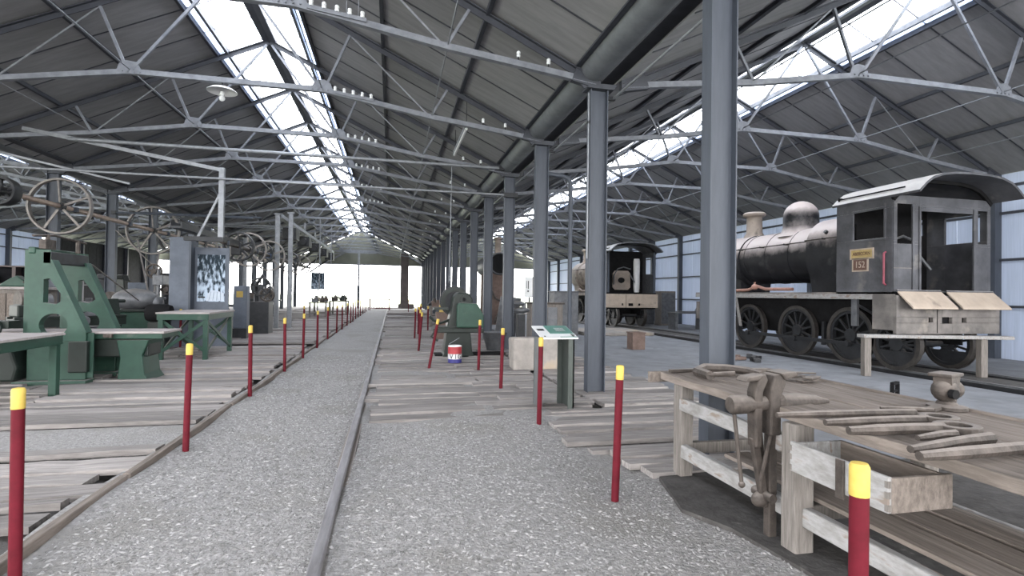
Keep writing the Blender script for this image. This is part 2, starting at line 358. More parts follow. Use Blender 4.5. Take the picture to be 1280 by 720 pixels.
# ------------------------------------------------------------------ plank decks
plank_cache = {}
def plank(parent, x0, x1, y, w, z, th=.05, rz=0, ry=0):
    k = (round((x1-x0)/.25), round(w/.02)); 
    if k not in plank_cache:
        vs = []
        for v in range(2):
            L = k[0]*.25; W = k[1]*.02; m = MB(); n = 6; rr = random.Random(hash((k,v)) & 0xffff)
            for i in range(n+1):
                t = i/n; x = (t-.5)*L; e0 = rr.uniform(-.012,.012); e1 = rr.uniform(-.012,.012); dz = rr.uniform(-.007,.007)
                if i in (0,n): x += rr.uniform(-.06,.06)
                for (yy,zz) in ((-W/2+e0,-th),(W/2+e1,-th),(W/2+e1,dz),(-W/2+e0,dz)): m.v.append((x,yy,zz))
            for i in range(n):
                a = i*4; b = a+4
                m.f += [(a+j,a+(j+1)%4,b+(j+1)%4,b+j) for j in range(4)]
            m.f += [(3,2,1,0),(n*4,n*4+1,n*4+2,n*4+3)]
            vs.append(m.mesh('plank', M['wood']))
        plank_cache[k] = vs
    o = link('plank', random.choice(plank_cache[k]), parent, ((x0+x1)/2, y, z)); o.rotation_euler = (random.uniform(-.06,.06), ry, rz)
    return o
def deck(name, label, spec):
    d = struct(name, label, 'wooden deck')
    for (xa, xb, ya, yb, w0, w1, cuts, gap) in spec:
        y = ya
        while y < yb:
            w = random.uniform(w0,w1)
            left, right = (f(y) if callable(f) else f for f in (xa,xb))
            cs = [left]+[c+random.uniform(-.5,.5) for c in cuts]+[right]
            for a,b in zip(cs[:-1],cs[1:]):
                if random.random() < .04: continue
                plank(d, a+random.uniform(-.02,.07), b-random.uniform(-.02,.10), y+w/2, w-gap-random.choice((.005,.02,.04,.07))*(1 if y<16 else .6), random.uniform(.012,.05), rz=random.uniform(-.014,.014), ry=random.uniform(-.004,.004))
            y += w
    return d
deck('plank_deck', 'weathered grey plank deck left of the gravel path', [
    (-6.2,-2.28,2.4,5.85,.20,.34,[-4.2],.02), (-8.2,-2.28,7.0,14,.26,.42,[-5.2],.022), (-8.4,-2.28,14,26,.4,.55,[-5.2],.03), (-8.4,-2.28,26,45,.7,1.0,[],.05)])
def redge(y): return 1.85 if y > 5.1 else 1.95+(5.1-y)*.35
deck('plank_deck', 'weathered grey plank deck right of the rail, under the steel columns', [
    (-.31,2.9,6.72,16,.20,.36,[1.6],.02), (redge,4.5,4.25,6.72,.20,.34,[],.025), (2.95,4.75,6.75,14,.22,.4,[],.03), (-.31,4.2,16,26,.4,.55,[1.8],.03), (-.31,4.2,26,48,.7,1.0,[],.05)])
tb = struct('trim_1', 'long thin timber kerb along the left edge of the gravel path', 'kerb')
y = 2.2
while y < 44:
    L = random.uniform(2.4,3.6); P('kerb_timber', MB().cb((-2.12+random.uniform(-.015,.015), y+L/2, .03), (.062,L-.03,.08), random.uniform(-.006,.006)), M['woody'], tb, bevel=.008); y += L
P('kerb_timber', MB().cb((.25,54,.03),(3.6,.12,.1)), M['woody'], tb)
rl = thing('embedded_rail', 'single worn steel rail sunk in gravel along the path', 'rail', (-.40,0,0))
P('rail_head', MB().box(-.038,.038,1.2,56,.015,.055).box(-.012,.012,1.2,56,-.1,.02), M['railsteel'], rl, bevel=.012)
P('rail_web', MB().box(-.07,.07,1.2,56,-.1,-.01), M['iron'], rl)

# locomotive track
for x,s in ((11.0,'near'),(12.44,'far')):
    t = thing('track_rail', f'dark steel rail of the locomotive track, {s}er of the two rails' if s=='near' else 'dark steel rail of the locomotive track, farther of the two rails', 'rail', (x,0,0), 0, 'locomotive track rails')
    P('rail_head', MB().box(-.035,.035,-9,57,.02,.06), M['gsteel'], t)
    P('rail_web', MB().box(-.01,.01,-9,57,-.07,.02), M['dsteel'], t)
    P('rail_foot', MB().box(-.07,.07,-9,57,-.09,-.07), M['dsteel'], t)

# ------------------------------------------------------------------ roof
def zroof(d): return ZR+.10-SL*d
def slope_mesh(name, d0, d1, y0, y1, th, m, s):
    b = MB()
    for y in (y0,y1): b.v += [(s*d0,y,zroof(d0)),(s*d1,y,zroof(d1)),(s*d1,y,zroof(d1)+th),(s*d0,y,zroof(d0)+th)]
    b.f = [(0,1,2,3),(7,6,5,4),(0,4,5,1),(1,5,6,2),(2,6,7,3),(3,7,4,0)]
    return b.mesh(name, m)
PW = SB/3
rp_me = {s: slope_mesh('roof_panel', 1.22, 6.55, 0, PW+.02, .03, M['roof'], s) for s in (-1,1)}
bat = {s: slope_mesh('batten', 1.22, 6.5, -.012, .012, -.015, M['rafter'], s) for s in (-1,1)}
sk_me = {s: slope_mesh('skylight_pane', .13, 1.0, .012, PW-.012, .012, M['sky_glass'], s) for s in (-1,1)}
fr_me = {s: slope_mesh('frosted_pane', 1.0, 1.2, .012, SB-.012, .012, M['frost'], s) for s in (-1,1)}
gb_me = {s: slope_mesh('glazing_bar', .1, 1.2, -.014, .014, .04, M['steel'], s) for s in (-1,1)}
nb = int(round((Y1R-Y0R)/PW))
cnt = 0
for cx in (CEN, RGT, LFT):
    ce = struct('ceiling', {CEN:'grey boarded pitched roof over the central aisle with glazed ridge', RGT:'grey boarded pitched roof over the locomotive bay with glazed ridge', LFT:'grey boarded pitched roof over the left bay with glazed ridge'}[cx], 'roof')
    for s in (-1,1):
        for i in range(nb):
            y = Y0R+i*PW
            if cx == LFT and y < 2: continue
            link('roof_panel', rp_me[s], ce, (cx,y,0)); link('skylight_pane', sk_me[s], ce, (cx,y,0))
            if i % 3: link('batten', bat[s], ce, (cx,y,0))
            if y > 4: link('glazing_bar', gb_me[s], ce, (cx,y,0))
            if i % 3 == 0: link('frosted_pane', fr_me[s], ce, (cx,y,0))
    P('ridge_cap', MB().prism([(-.16,zroof(.16)+.03),(0,zroof(0)+.05),(.16,zroof(.16)+.03),(.16,zroof(.16)-.05),(0,zroof(0)-.10),(-.16,zroof(.16)-.05)],Y0R,Y1R,'y'), M['rafter'], ce, loc=(cx,0,0))
    for s in (-1,1):
        for d in (1.0, 1.22):
            P('skylight_curb', MB().box(-.035,.035,Y0R,Y1R,zroof(d)-.09,zroof(d)+.05), M['steel'] if d<1.1 else M['rafter'], ce, loc=(cx+s*d,0,0))
        for d in (2.95, 4.62):
            P('purlin', MB().box(-.035,.035,Y0R,Y1R,zroof(d)-.085,zroof(d)-.003), M['rafter'], ce, loc=(cx+s*d,0,0))

# gutters on the column rows
for x,lab in ((XC,'rounded zinc valley gutter above the right-hand column row'),(XL,'rounded zinc valley gutter above the left-hand column row')):
    b = MB(); n = 12; prof = []
    for k in range(n+1):
        a = math.pi+math.pi*k/n; prof.append((.24*math.cos(a), 5.34+.24*math.sin(a)))
    inner = [(p[0]*.93,5.34+(p[1]-5.34)*.93) for p in reversed(prof)]
    gt = thing('valley_gutter', lab, 'gutter', (x-.08,0,0), 0, 'valley gutters')
    seg = (Y1R-Y0R)/12
    me = MB().prism(prof+inner, 0, seg-.015, 'y').mesh('gutter_length', M['gutter']); smoothshade(me)
    for i in range(12): link('gutter_length', me, gt, (0,Y0R+i*seg,0))
    P('flashing', MB().box(-.33,-.25,Y0R,Y1R,5.30,5.33).box(.25,.62,Y0R,Y1R,5.28,5.30), M['rafter'], gt)

# ------------------------------------------------------------------ trusses
def zraf(d): return ZR-.02-SL*d
HS = 6.42
me_tr = {}
def tie_pts(s): return [(s*HS,5.10),(s*4.0,5.40),(s*1.74,5.77)]
b = MB()
pts = [(-HS,5.10),(-4.0,5.40),(-1.74,5.77),(1.74,5.77),(4.0,5.40),(HS,5.10)]
for p,q in zip(pts[:-1],pts[1:]):
    b.bar((p[0],-.03,p[1]),(q[0],-.03,q[1]),.016,.10); b.bar((p[0],.03,p[1]),(q[0],.03,q[1]),.016,.10); b.bar((p[0],0,p[1]-.045),(q[0],0,q[1]-.045),.10,.014)
me_tr['tie_beam'] = b.mesh('tie_beam', M['steel'])
me_tr['rafter'] = {}; me_tr['ridge_strut'] = {}; me_tr['strut'] = {}; me_tr['short_strut'] = {}; me_tr['rod'] = {}; me_tr['gusset'] = {}; me_tr['heel_plate'] = {}
for s in (-1,1):
    b = MB(); p,q = (s*.02,0,zraf(.02)),(s*(HS+.05),0,zraf(HS+.05))
    b.bar(p,q,.02,.12); b.bar((p[0],p[1],p[2]+.05),(q[0],q[1],q[2]+.05),.13,.018)
    me_tr['rafter'][s] = b.mesh('rafter', M['rafter'])
    b = MB().bar((s*1.70,-.02,5.80),(s*.06,-.02,zraf(.06)-.06),.05,.05)
    me_tr['ridge_strut'][s] = b.mesh('ridge_strut', M['steel'])
    me_tr['strut'][s] = MB().bar((s*1.80,.02,5.80),(s*2.28,.02,zraf(2.28)-.05),.05,.05).mesh('strut', M['steel'])
    me_tr['short_strut'][s] = MB().bar((s*3.98,0,5.42),(s*4.32,0,zraf(4.32)-.05),.045,.045).mesh('short_strut', M['steel'])
    me_tr['rod'][s] = MB().bar((s*3.95,.03,5.42),(s*2.30,.03,zraf(2.30)-.06),.02,.03).mesh('rod', M['galv'])
    b = MB().prism([(s*1.50,5.72),(s*1.98,5.70),(s*1.92,5.90),(s*1.80,5.97),(s*1.62,5.95)],-.022,-.038,'y')
    for k in range(4): b.tube((s*(1.56+.1*k),-.06,5.76),(s*(1.56+.1*k),-.02,5.76),.016,n=6)
    me_tr['gusset'][s] = b.mesh('gusset', M['steel'])
    b = MB().prism([(s*6.0,5.08),(s*6.5,4.98),(s*6.5,5.22),(s*6.1,5.36)],-.05,.05,'y')
    me_tr['heel_plate'][s] = b.mesh('heel_plate', M['rafter'])
for cx,nm,y0 in ((CEN,'central aisle',4.0),(RGT,'right-hand bay over the locomotives',4.0),(LFT,'left-hand bay behind the machines',10)):
    k = 0
    for y in ROWS:
        if y < y0: continue
        t = thing('roof_truss', f'pale grey steel roof truss over the {nm}, {ORD[k]} from the camera' if nm!='right-hand bay over the locomotives' and nm!='left-hand bay behind the machines' else f'pale steel roof truss of the {nm}, {ORD[k]} from the front', 'roof truss', (cx,y,0), 0, 'roof trusses')
        link('tie_beam', me_tr['tie_beam'], t)
        for part in ('rafter','ridge_strut','strut','short_strut','rod','gusset','heel_plate'):
            for s in (-1,1): link(part, me_tr[part][s], t)
        k += 1
    for s in (-1,1):
        for d,z in ((1.74,5.80),(4.0,5.43)):
            rr = thing('runner_rod', f'thin {"upper" if d<3 else "lower"} runner rod, {"left" if s<0 else "right"} slope of the {nm.split(" over")[0].split(" behind")[0]} roof', 'rod', (cx+s*d,0,z), 0, 'runner rods')
            P('rod', MB().tube((0,max(y0,4.8),0),(0,58,0),.012,n=6), M['galv'], rr)

# ------------------------------------------------------------------ steel columns
cm = MB().box(-.15,-.136,-.085,.085,0,4.96).box(.136,.15,-.085,.085,0,4.96).box(-.14,.14,-.007,.007,0,4.96)
col_me = cm.mesh('shaft', M['column'])
cap_me = MB().box(-.22,.24,-.13,.13,4.96,4.985).prism([(-.24,4.985),(.24,4.985),(.34,5.085),(-.34,5.085)],-.02,.02,'y').mesh('cap_plate', M['rafter'])
base_me = MB().box(-.18,.18,-.12,.12,0,.02).mesh('base_plate', M['column'])
for x,side in ((XC,'right'),(XL,'left')):
    k = 0
    for y in ROWS:
        if side=='left' and y < 11: continue
        t = thing('steel_column', (f'blue-grey steel I-section column, {ORD[k]} from the camera in the right-hand row' if side=='right' else f'blue-grey steel column behind the machines, {ORD[k]} from the front in the left-hand row'), 'column', (x,y,0), 0, f'{side} row of steel columns')
        link('shaft', col_me, t); link('cap_plate', cap_me, t); link('base_plate', base_me, t); k += 1

# ------------------------------------------------------------------ walls
def clad_wall(name, label, x, y0, y1, s, zt=5.15, skip=lambda i,j: False):
    w = struct(name, label, 'wall')
    rows = [(-.02,1.45),(1.45,2.75),(2.75,4.05),(4.05,zt-.35),(zt-.35,zt)]
    n = int((y1-y0)/SB)
    pm = {j: MB().box(-.02,.02,.01,PW-.01,a+.005,c-.005).mesh('wall_panel', M['clad']) for j,(a,c) in enumerate(rows)}
    post = MB().box(-.12,.12,-.09,.09,0,zt).mesh('wall_post', M['column'])
    railm = MB().box(-.04,.04,0,SB,-.035,.035).mesh('wall_rail', M['rafter'])
    for i in range(n):
        y = y0+i*SB
        link('wall_post', post, w, (x-s*.14,y,0))
        for z in (1.45,2.75,4.05,zt-.35): link('wall_rail', railm, w, (x-s*.06,y,z))
        for k in range(3):
            for j in range(5):
                if not skip(i*3+k,j): link('wall_panel', pm[j], w, (x,y+k*PW,0))
    return w
W1 = 16.65
wi = int((25.8-1.47)/PW)
clad_wall('wall_right', 'pale blue translucent sheet wall with dark steel posts behind the locomotives', W1, 1.47, 58.1, 1, skip=lambda i,j: i in (wi,) and j in (2,))
wn = struct('window_1', 'narrow bright window in the pale blue wall', 'window', (W1,1.47+wi*PW,0))
P('window_frame', MB().plate(0,PW,2.75,4.05,[(.3,.8,2.85,3.95)],-.03,.03,'x'), M['clad'], wn)
P('pane', MB().box(-.004,.004,.3,.8,2.85,3.95), M['sky_glass'], wn)
P('rusty_sheet', MB().box(-.05,-.03,.28,.82,1.5,2.8), M['rust'], wn)
clad_wall('wall_left', 'pale blue sheet wall with dark posts at the far left', -22.9, 31.4, 41.4, -1, skip=lambda i,j: i in (5,7) and j==1)
dk = struct('wall_back', 'dark sheeted wall beyond the left columns', 'wall')
for i in range(5):
    for k in range(3): P('wall_panel', MB().box(-.03,.03,.01,PW-.01,.1 if (i*3+k)%5!=2 else 1.9,5.1), M['cladb'], dk, loc=(-22.4,41.5+i*SB+k*PW,0))
    P('wall_post', MB().box(-.12,.12,-.09,.09,0,5.1), M['rafter'], dk, loc=(-22.25,41.5+i*SB,0))
P('wall_rail', MB().box(-.04,.04,41.5,58,1.82,1.9), M['rafter'], dk, loc=(-22.3,0,0))

# far gable end: open below, sheeted above
ge = struct('wall_end', 'olive-grey sheeted gable closing the far end above the open doorway', 'wall', (0,Y1R+.1,0))
for cx in (CEN,RGT,LFT):
    n = 10
    for i in range(n):
        xa = -6.5+13*i/n; xb = -6.5+13*(i+1)/n
        b = MB(); zb = 4.55
        b.prism([(xa-.01,zb),(xb+.01,zb),(xb+.01,max(zb+.1,zroof(abs(xb))-.03)),(xa-.01,max(zb+.1,zroof(abs(xa))-.03))],-.02,.02,'y'); P('gable_panel', b, M['gable'], ge, loc=(cx,0,0))
P('door_head', MB().box(-23,17,-.08,-.03,4.5,4.6), M['steel'], ge)
for x in (-6.9,3.4): P('brace', MB().bar((x,-.1,4.6),(x+(2.6 if x<0 else -2.6),-.1,6.2),.08,.16), M['steel'], ge)
ep = thing('end_post', 'stout brown timber post standing in the bright far doorway', 'post', (1.28,57.2,0))
P('shaft', MB().box(-.42,.42,-.35,.35,0,5.75), M['endpost'], ep, bevel=.03); P('rubble_base', MB().box(-.6,1.0,-.5,.4,0,.4).jitter(.06), M['endpost'], ep)
tp = thing('thin_post', 'thin grey post standing before the bright far doorway', 'post', (-3.25,54.5,0))
P('shaft', MB().box(-.09,.09,-.09,.09,0,5.7), M['galv'], tp); P('sleeve', MB().box(-.12,.12,-.12,.12,0,2.2), M['column'], tp)
P('cross_head', MB().box(-2.2,2.2,-.06,.06,5.55,5.72), M['steel'], tp)
#PART2
# ------------------------------------------------------------------ locomotives
def text_part(name, txt, size, m, parent, loc, rot, ext=.004, sx=1):
    c = bpy.data.curves.new(name,'FONT'); c.body = txt; c.size = size; c.extrude = ext; c.align_x = 'CENTER'; c.align_y = 'CENTER'
    o = bpy.data.objects.new(name, c); col.objects.link(o); dg = bpy.context.evaluated_depsgraph_get()
    me = bpy.data.meshes.new_from_object(o.evaluated_get(dg)); bpy.data.objects.remove(o); me.materials.clear(); me.materials.append(m)
    t = link(name, me, parent, loc); t.rotation_euler = rot; t.scale = (sx,1,1); return t

def wheel_mesh(r, w=.11):
    b = MB(); 
    rim = MB().lathe([(r-.13,-w/2),(r-.06,-w/2),(r-.06,w/2),(r-.13,w/2),(r-.13,-w/2)], axis='x', n=32)
    b.add(rim.v, rim.f[:-2])
    b.lathe([(.06,-w*.8),(.16,-w*.8),(.16,w*.6),(.06,w*.6)], axis='x', n=14)
    n = 12
    for i in range(n):
        a = 2*math.pi*(i+.5)/n
        b.bar((0,.13*math.cos(a),.13*math.sin(a)),(0,(r-.11)*math.cos(a),(r-.11)*math.sin(a)),.05,.045)
    b.prism([((r-.09)*math.cos(t),(r-.09)*math.sin(t)) for t in [math.radians(x) for x in range(200,341,14)]],-.04,.04,'x')
    return b
def tyre_mesh(r, w=.11):
    q = MB().lathe([(r-.065,-w/2-.01),(r,-w/2),(r,w/2),(r+.025,w/2),(r+.025,w/2+.03),(r-.065,w/2+.03),(r-.065,-w/2-.01)], axis='x', n=36)
    q.f = q.f[:-2]; return q

def locomotive(label, loc, v):
    t = thing('steam_locomotive', label, 'locomotive', loc)
    body = M['black'] if v==0 else M['tan']; cabm = M['cab'] if v==0 else M['tan']; beamm = M['beam'] if v==0 else M['cream']
    # frame
    P('main_frame', MB().box(-.52,-.48,.1,7.5,.62,1.25).box(.48,.52,.1,7.5,.62,1.25).box(-.5,.5,.2,7.4,1.15,1.25).box(-.5,.5,1.2,1.3,.6,1.2).box(-.5,.5,4.4,4.5,.6,1.2).box(-.62,-.55,.2,7.4,.95,1.62).box(.55,.62,.2,7.4,.95,1.62), M['dark'], t)
    for (y,r) in ((.55,.56),(1.75,.66),(3.5,.66),(5.45,.66)):
        wm = wheel_mesh(r); tm = tyre_mesh(r); ax = None
        for s in (-1,1):
            w = P('driving_wheel', MB().add(wm.v,wm.f), M['dsteel'], t, loc=(s*.72,y,r+.06), rz=0 if s>0 else math.pi)
            P('tyre', MB().add(tm.v,tm.f), M['tyre'], w, smooth=True)
        P('axle', MB().tube((-.7,y,r+.06),(.7,y,r+.06),.07), M['dsteel'], t)
    for s in (-1,1):
        P('coupling_rod', MB().bar((s*.84,1.75,.52),(s*.84,5.45,.52),.05,.09).tube((s*.80,1.75,.52),(s*.9,1.75,.52),.08).tube((s*.80,3.5,.52),(s*.9,3.5,.52),.08).tube((s*.80,5.45,.52),(s*.9,5.45,.52),.08), M['dsteel'], t)
        P('cylinder', MB().lathe([(.1,-.52),(.3,-.5),(.33,-.46),(.33,.46),(.3,.5),(.1,.52)],(s*1.02,6.65,.85),'y',20).box(s*1.02-.2,s*1.02+.2,6.3,7.0,1.0,1.55), body, t, smooth=True)
        # running board with worn valance
        P('running_board', MB().box(s*.62,s*1.33,.1,7.6,1.70,1.76), M['beam'], t)
        P('valance', MB().box(s*1.30,s*1.34,1.0 if False else .15,7.6,1.60,1.72), M['flake'] if v==0 else M['tan'], t)
        P('hanger_bracket', MB().bar((s*1.25,1.15,1.62),(s*1.25,1.15,.98),.06,.16).bar((s*.6,1.15,1.2),(s*1.25,1.15,1.5),.05,.05), M['gsteel'], t)
        P('hanger_bracket', MB().bar((s*1.22,5.55,1.62),(s*1.0,5.6,.72),.05,.08), M['flake'], t)
        P('brake_block', MB().bar((s*.72,2.62,.4),(s*.72,2.60,1.0),.08,.08), M['dsteel'], t)
    P('ash_pan', MB().prism([(1.9,.5),(3.2,.75),(3.2,1.5),(1.9,1.5)],-.45,.45,'x'), M['dsteel'], t)
    # boiler group
    bo = P('boiler', MB().lathe([(.05,2.9),(.78,2.9),(.78,6.0),(.05,6.0)],(0,0,2.83),'y',40), body, t, smooth=True)
    for y in (2.98,3.9,4.85,5.8): P('boiler_band', MB().lathe([(.785,y-.03),(.795,y-.03),(.795,y+.03),(.785,y+.03)],(0,0,2.83),'y',40), body, bo, smooth=True)
    P('smokebox', MB().lathe([(.05,6.0),(.84,6.0),(.84,7.05),(.80,7.1),(.5,7.14),(.05,7.18)],(0,0,2.80),'y',40), body, t, smooth=True)
    P('smokebox_saddle', MB().prism([(-.45,1.25),(.45,1.25),(.6,2.3),(-.6,2.3)],6.2,7.0,'y'), body, t)
    P('chimney', MB().lathe([(.40,3.45),(.33,3.6),(.25,3.75),(.235,4.25),(.27,4.27),(.345,4.31),(.36,4.37),(.30,4.42),(.2,4.42),(.2,3.6)],(0,6.3,0),'z',28), M['tan'] if v==0 else M['cream'], t, smooth=True)
    prof = [(.62,3.40),(.52,3.56),(.48,3.7),(.475,3.95)]+[(.475*math.cos(a),4.0+.46*math.sin(a)) for a in [math.radians(x) for x in range(8,91,10)]]+[(.001,4.46)]
    P('steam_dome', MB().lathe(prof,(0,4.25,0),'z',32), body, t, smooth=True)
    # firebox with round shoulders
    side = [(.80,1.76),(.82,1.95),(.88,2.2),(.97,2.45),(1.01,2.65),(1.02,2.85)]+[(1.02*abs(math.cos(a))**.72, 2.9+.83*math.sin(a)**.9) for a in [math.radians(k) for k in range(6,90,6)]]
    poly = side+[(0,3.73)]+[(-x,z) for x,z in reversed(side)]
    P('firebox', MB().prism(poly,1.58,2.90,'y').prism([(x*.97,1.76+(z-1.76)*.985) for x,z in poly],2.90,2.96,'y'), body, t, smooth=True)
    for s in (-1,1):
        P('handrail', MB().path([(s*.86,6.6,3.13),(s*.86,3.0,3.13),(s*1.07,2.9,3.13),(s*1.07,1.66,3.13)],.016), M['iron'], t)
        for y in (5.9,4.9,3.9,2.3):
            P('handrail_knob', MB().tube((s*(.68 if y>3 else 1.0),y,3.13),(s*(.88 if y>3 else 1.09),y,3.13),.025,n=8), M['dsteel'], t)
        P('washout_plug', MB().tube((s*.9,2.3,3.25),(s*1.0,2.3,3.32),.05,n=8), M['dsteel'], t)
    P('feed_pipe', MB().path([(-.98,6.0,1.82),(-.98,5.3,1.84),(-.95,4.9,1.95),(-.98,4.5,1.86),(-1.0,3.4,1.85)],.045), M['copper'] if v==0 else M['tan'], t, smooth=True)
    P('pipe_valve', MB().blob((-.96,5.0,1.93),(.09,.13,.09)).tube((-.96,5.0,1.93),(-.96,5.0,2.08),.03), M['copper'] if v==0 else M['tan'], t, smooth=True)
    # cab
    zt = 3.86
    if v == 0:
        for s in (-1,1):
            cs = P('cab_side', MB().plate(.15,1.6,1.76,zt,[(.33,1.12,2.94,3.58)],s*1.31,s*1.335,'x'), cabm, t, bevel=.004)
            P('window_frame', MB().plate(.29,1.16,2.90,3.62,[(.34,1.11,2.95,3.57)],s*1.335,s*1.36,'x'), M['cab'], cs, bevel=.008)
        P('cab_front', MB().plate(-1.31,1.31,1.76,zt+.15,[(-1.2,-.95,3.2,3.6),(.95,1.2,3.2,3.6)],1.55,1.58,'y'), M['dark'], t)
        rw = P('cab_back', MB().plate(-1.33,1.33,1.76,3.84,[(-1.24,-.84,2.80,3.66),(-.66,.84,1.80,3.52),(.97,1.24,2.86,3.60)],.12,.15,'y'), cabm, t, bevel=.004)
        for x in (-.84,-.66,.84): P('back_post', MB().box(x-.02,x+.03,.09,.12,1.78,3.62), M['cab'], rw, bevel=.004)
        P('panel_seam', MB().box(-1.33,-.84,.112,.12,2.27,2.29), M['beam'], rw)
    else:
        for s in (-1,1):
            P('cab_side', MB().plate(.15,1.6,1.76,zt,[(.35,1.2,2.75,3.6)],s*1.31,s*1.335,'x'), M['gsteel'], t)
            P('back_post', MB().box(s*1.25-.05,s*1.25+.05,.1,.18,1.76,zt), M['column'], t)
        P('cab_front', MB().plate(-1.31,1.31,1.76,zt+.1,[],1.55,1.58,'y'), M['dark'], t)
        P('pale_upright', MB().lathe([(.14,1.8),(.16,2.0),(.17,3.4),(.14,3.55)],(.75,1.1,0),'z',18), M['white'], t, smooth=True)  # plain white upright cylinder inside the open cab
    n = 20; cir = [(.2*math.cos(2*math.pi*i/n), 2.42+.15*math.sin(2*math.pi*i/n)) for i in range(n)]
    def sq(a):
        c,s_ = math.cos(a),math.sin(a); hw = .62 if v==0 else .5; k = min(hw/max(abs(c),1e-6), hw/max(abs(s_),1e-6)); return (c*k, 2.42+s_*k)
    P('backhead', MB().ringprism([sq(2*math.pi*i/n) for i in range(n)], cir, 1.30,1.36,'y'), M['dark'] if v==0 else M['tan'], t)
    P('boiler_back', MB().box(-.95,.95,1.42,1.5,1.8,3.4), M['dark'], t)
    P('gauge_pipe', MB().path([(-.45,1.25,2.2),(-.5,1.1,2.7),(-.35,1.0,3.0),(0,1.05,3.1),(.4,1.1,3.0)],.03).tube((.35,1.0,2.7),(.5,.8,2.3),.035), M['gsteel'], t, smooth=True)
    P('cab_floor', MB().box(-1.33,1.33,.08,1.6,1.70,1.77), M['dark'], t)
    half = [(0,4.26),(.45,4.25),(.8,4.205),(1.05,4.12),(1.2,4.02),(1.33,3.90),(1.40,3.83)]
    outer = [(-x,z) for x,z in reversed(half)]+half[1:]
    inner = [(x*.985,z-.045) for x,z in reversed(outer)]
    rf = P('cab_roof', MB().prism(outer+inner,-.5,1.68,'y'), M['cab'] if v==0 else M['gsteel'], t, smooth=True)
    for s in (-1,1):
        P('rain_strip', MB().bar((s*1.30,-.1,3.965),(s*1.30,1.6,3.965),.02,.03), M['dark'], rf)
    P('roof_rib', MB().prism([(x*.975,z-.05) for x,z in outer]+[(x*.94,z-.12) for x,z in reversed(outer)],.1,.16,'y'), M['dark'], rf)
    # rear beam and footplates
    P('rear_beam', MB().plate(-1.42,1.38,.88 if v==0 else 1.02,1.70,[(-.58,-.46,1.13,1.23),(-.22,.06,1.10,1.24),(.32,.45,1.12,1.23)],-.03,.05,'y'), beamm, t, bevel=.006)
    P('beam_seam', MB().box(-.36,-.345,-.037,-.03,.9,1.68), M['dark'], t)
    P('rear_frame', MB().box(-1.3,1.3,.06,.12,.95,1.68), M['dark'], t)
    P('frame_corner', MB().box(-1.42,-1.36,.05,.55,.95,1.72), M['beam'], t, bevel=.01)
    if v == 0:
        for x0,x1 in ((-1.36,-.20),(-.06,1.25)):
            P('hinged_footplate', MB().prism([(.02,1.80),(-.34,1.46),(-.36,1.42),(-.34,1.41),(.0,1.74)],x0,x1,'x'), M['cream'], t, bevel=.006)
            P('hinge', MB().tube((x0,.02,1.79),(x1,.02,1.79),.025,n=8), M['cab'], t)
        # plates and rail on the camera-side cab sheet
        pl = P('name_plate', MB().box(-1.362,-1.336,.60,1.17,2.53,2.73), M['brass'], t, bevel=.004, label='yellow brass name plate')
        P('plate_rim', MB().plate(.58,1.19,2.51,2.75,[(.61,1.16,2.54,2.72)],-1.368,-1.34,'x'), M['cream'], pl)
        text_part('lettering','ABERCORN',.11,M['bronze'],pl,(-1.366,.885,2.63),(math.pi/2,0,-math.pi/2),.003,.8)
        pn = P('number_plate', MB().box(-1.362,-1.336,.73,1.11,2.25,2.51), M['bronze'], t, bevel=.004, label='brown plate reading 152')
        P('plate_rim', MB().plate(.71,1.13,2.23,2.53,[(.74,1.10,2.26,2.50)],-1.368,-1.34,'x'), M['cream'], pn)
        text_part('lettering','152',.21,M['cream'],pn,(-1.366,.92,2.38),(math.pi/2,0,-math.pi/2),.003,.85)
        P('grab_rail', MB().path([(-1.335,.3,1.92),(-1.39,.3,1.95),(-1.39,.3,2.60),(-1.335,.3,2.63)],.022), M['pinkrail'], t, smooth=True)
    P('front_beam', MB().box(-1.3,1.3,7.5,7.62,.85,1.45), beamm, t, bevel=.01)
    P('draw_hook', MB().path([(0,7.6,1.1),(0,7.8,1.1),(0,7.88,1.18),(0,7.86,1.25)],.05), M['iron'], t)
    for x in (-.8,.8): P('buffer', MB().lathe([(.1,7.62),(.1,7.85),(.2,7.87),(.2,7.92),(.02,7.93)],(x,0,1.15),'y',16), M['dsteel'], t, smooth=True)
    return t
locomotive('black steam locomotive with dusty boiler and number plate 152 on its grey cab', (11.72,9.02,0), 0)
locomotive('tan rusty steam locomotive with round-roofed open cab farther down the track', (11.72,24.4,0), 1)

# boiler shell standing between the columns, smokebox open towards the camera
t = thing('dismantled_boiler', 'stripped locomotive boiler with open black smokebox behind the column row', 'boiler', (5.5,27,0))
P('shell', MB().lathe([(.5,.02),(.56,0),(.6,.05),(.6,4.2),(.1,4.2)],(0,0,3.2),'y',32), M['gsteel'], t, smooth=True)
P('open_end', MB().lathe([(.50,.05),(.52,.03),(.46,.9),(.05,.9)],(0,-.04,3.2),'y',32), M['dark'], t)
P('chimney', MB().lathe([(.25,3.7),(.17,3.85),(.16,4.5),(.23,4.54),(.23,4.62),(.16,4.64)],(0,.7,0),'z',20), M['tan'], t, smooth=True)
P('saddle', MB().box(-.4,.4,.3,.9,0,2.9), M['rust'], t); P('saddle', MB().box(-.4,.4,3.2,3.8,0,2.9), M['rust'], t)
P('pipework', MB().path([(-.5,-.1,2.6),(-.6,-.25,2.0),(-.3,-.2,1.4),(.3,-.15,1.1)],.06), M['iron'], t, smooth=True)
P('stay_pipe', MB().tube((-.3,-.1,.1),(.4,.2,1.6),.07), M['iron'], t, smooth=True)

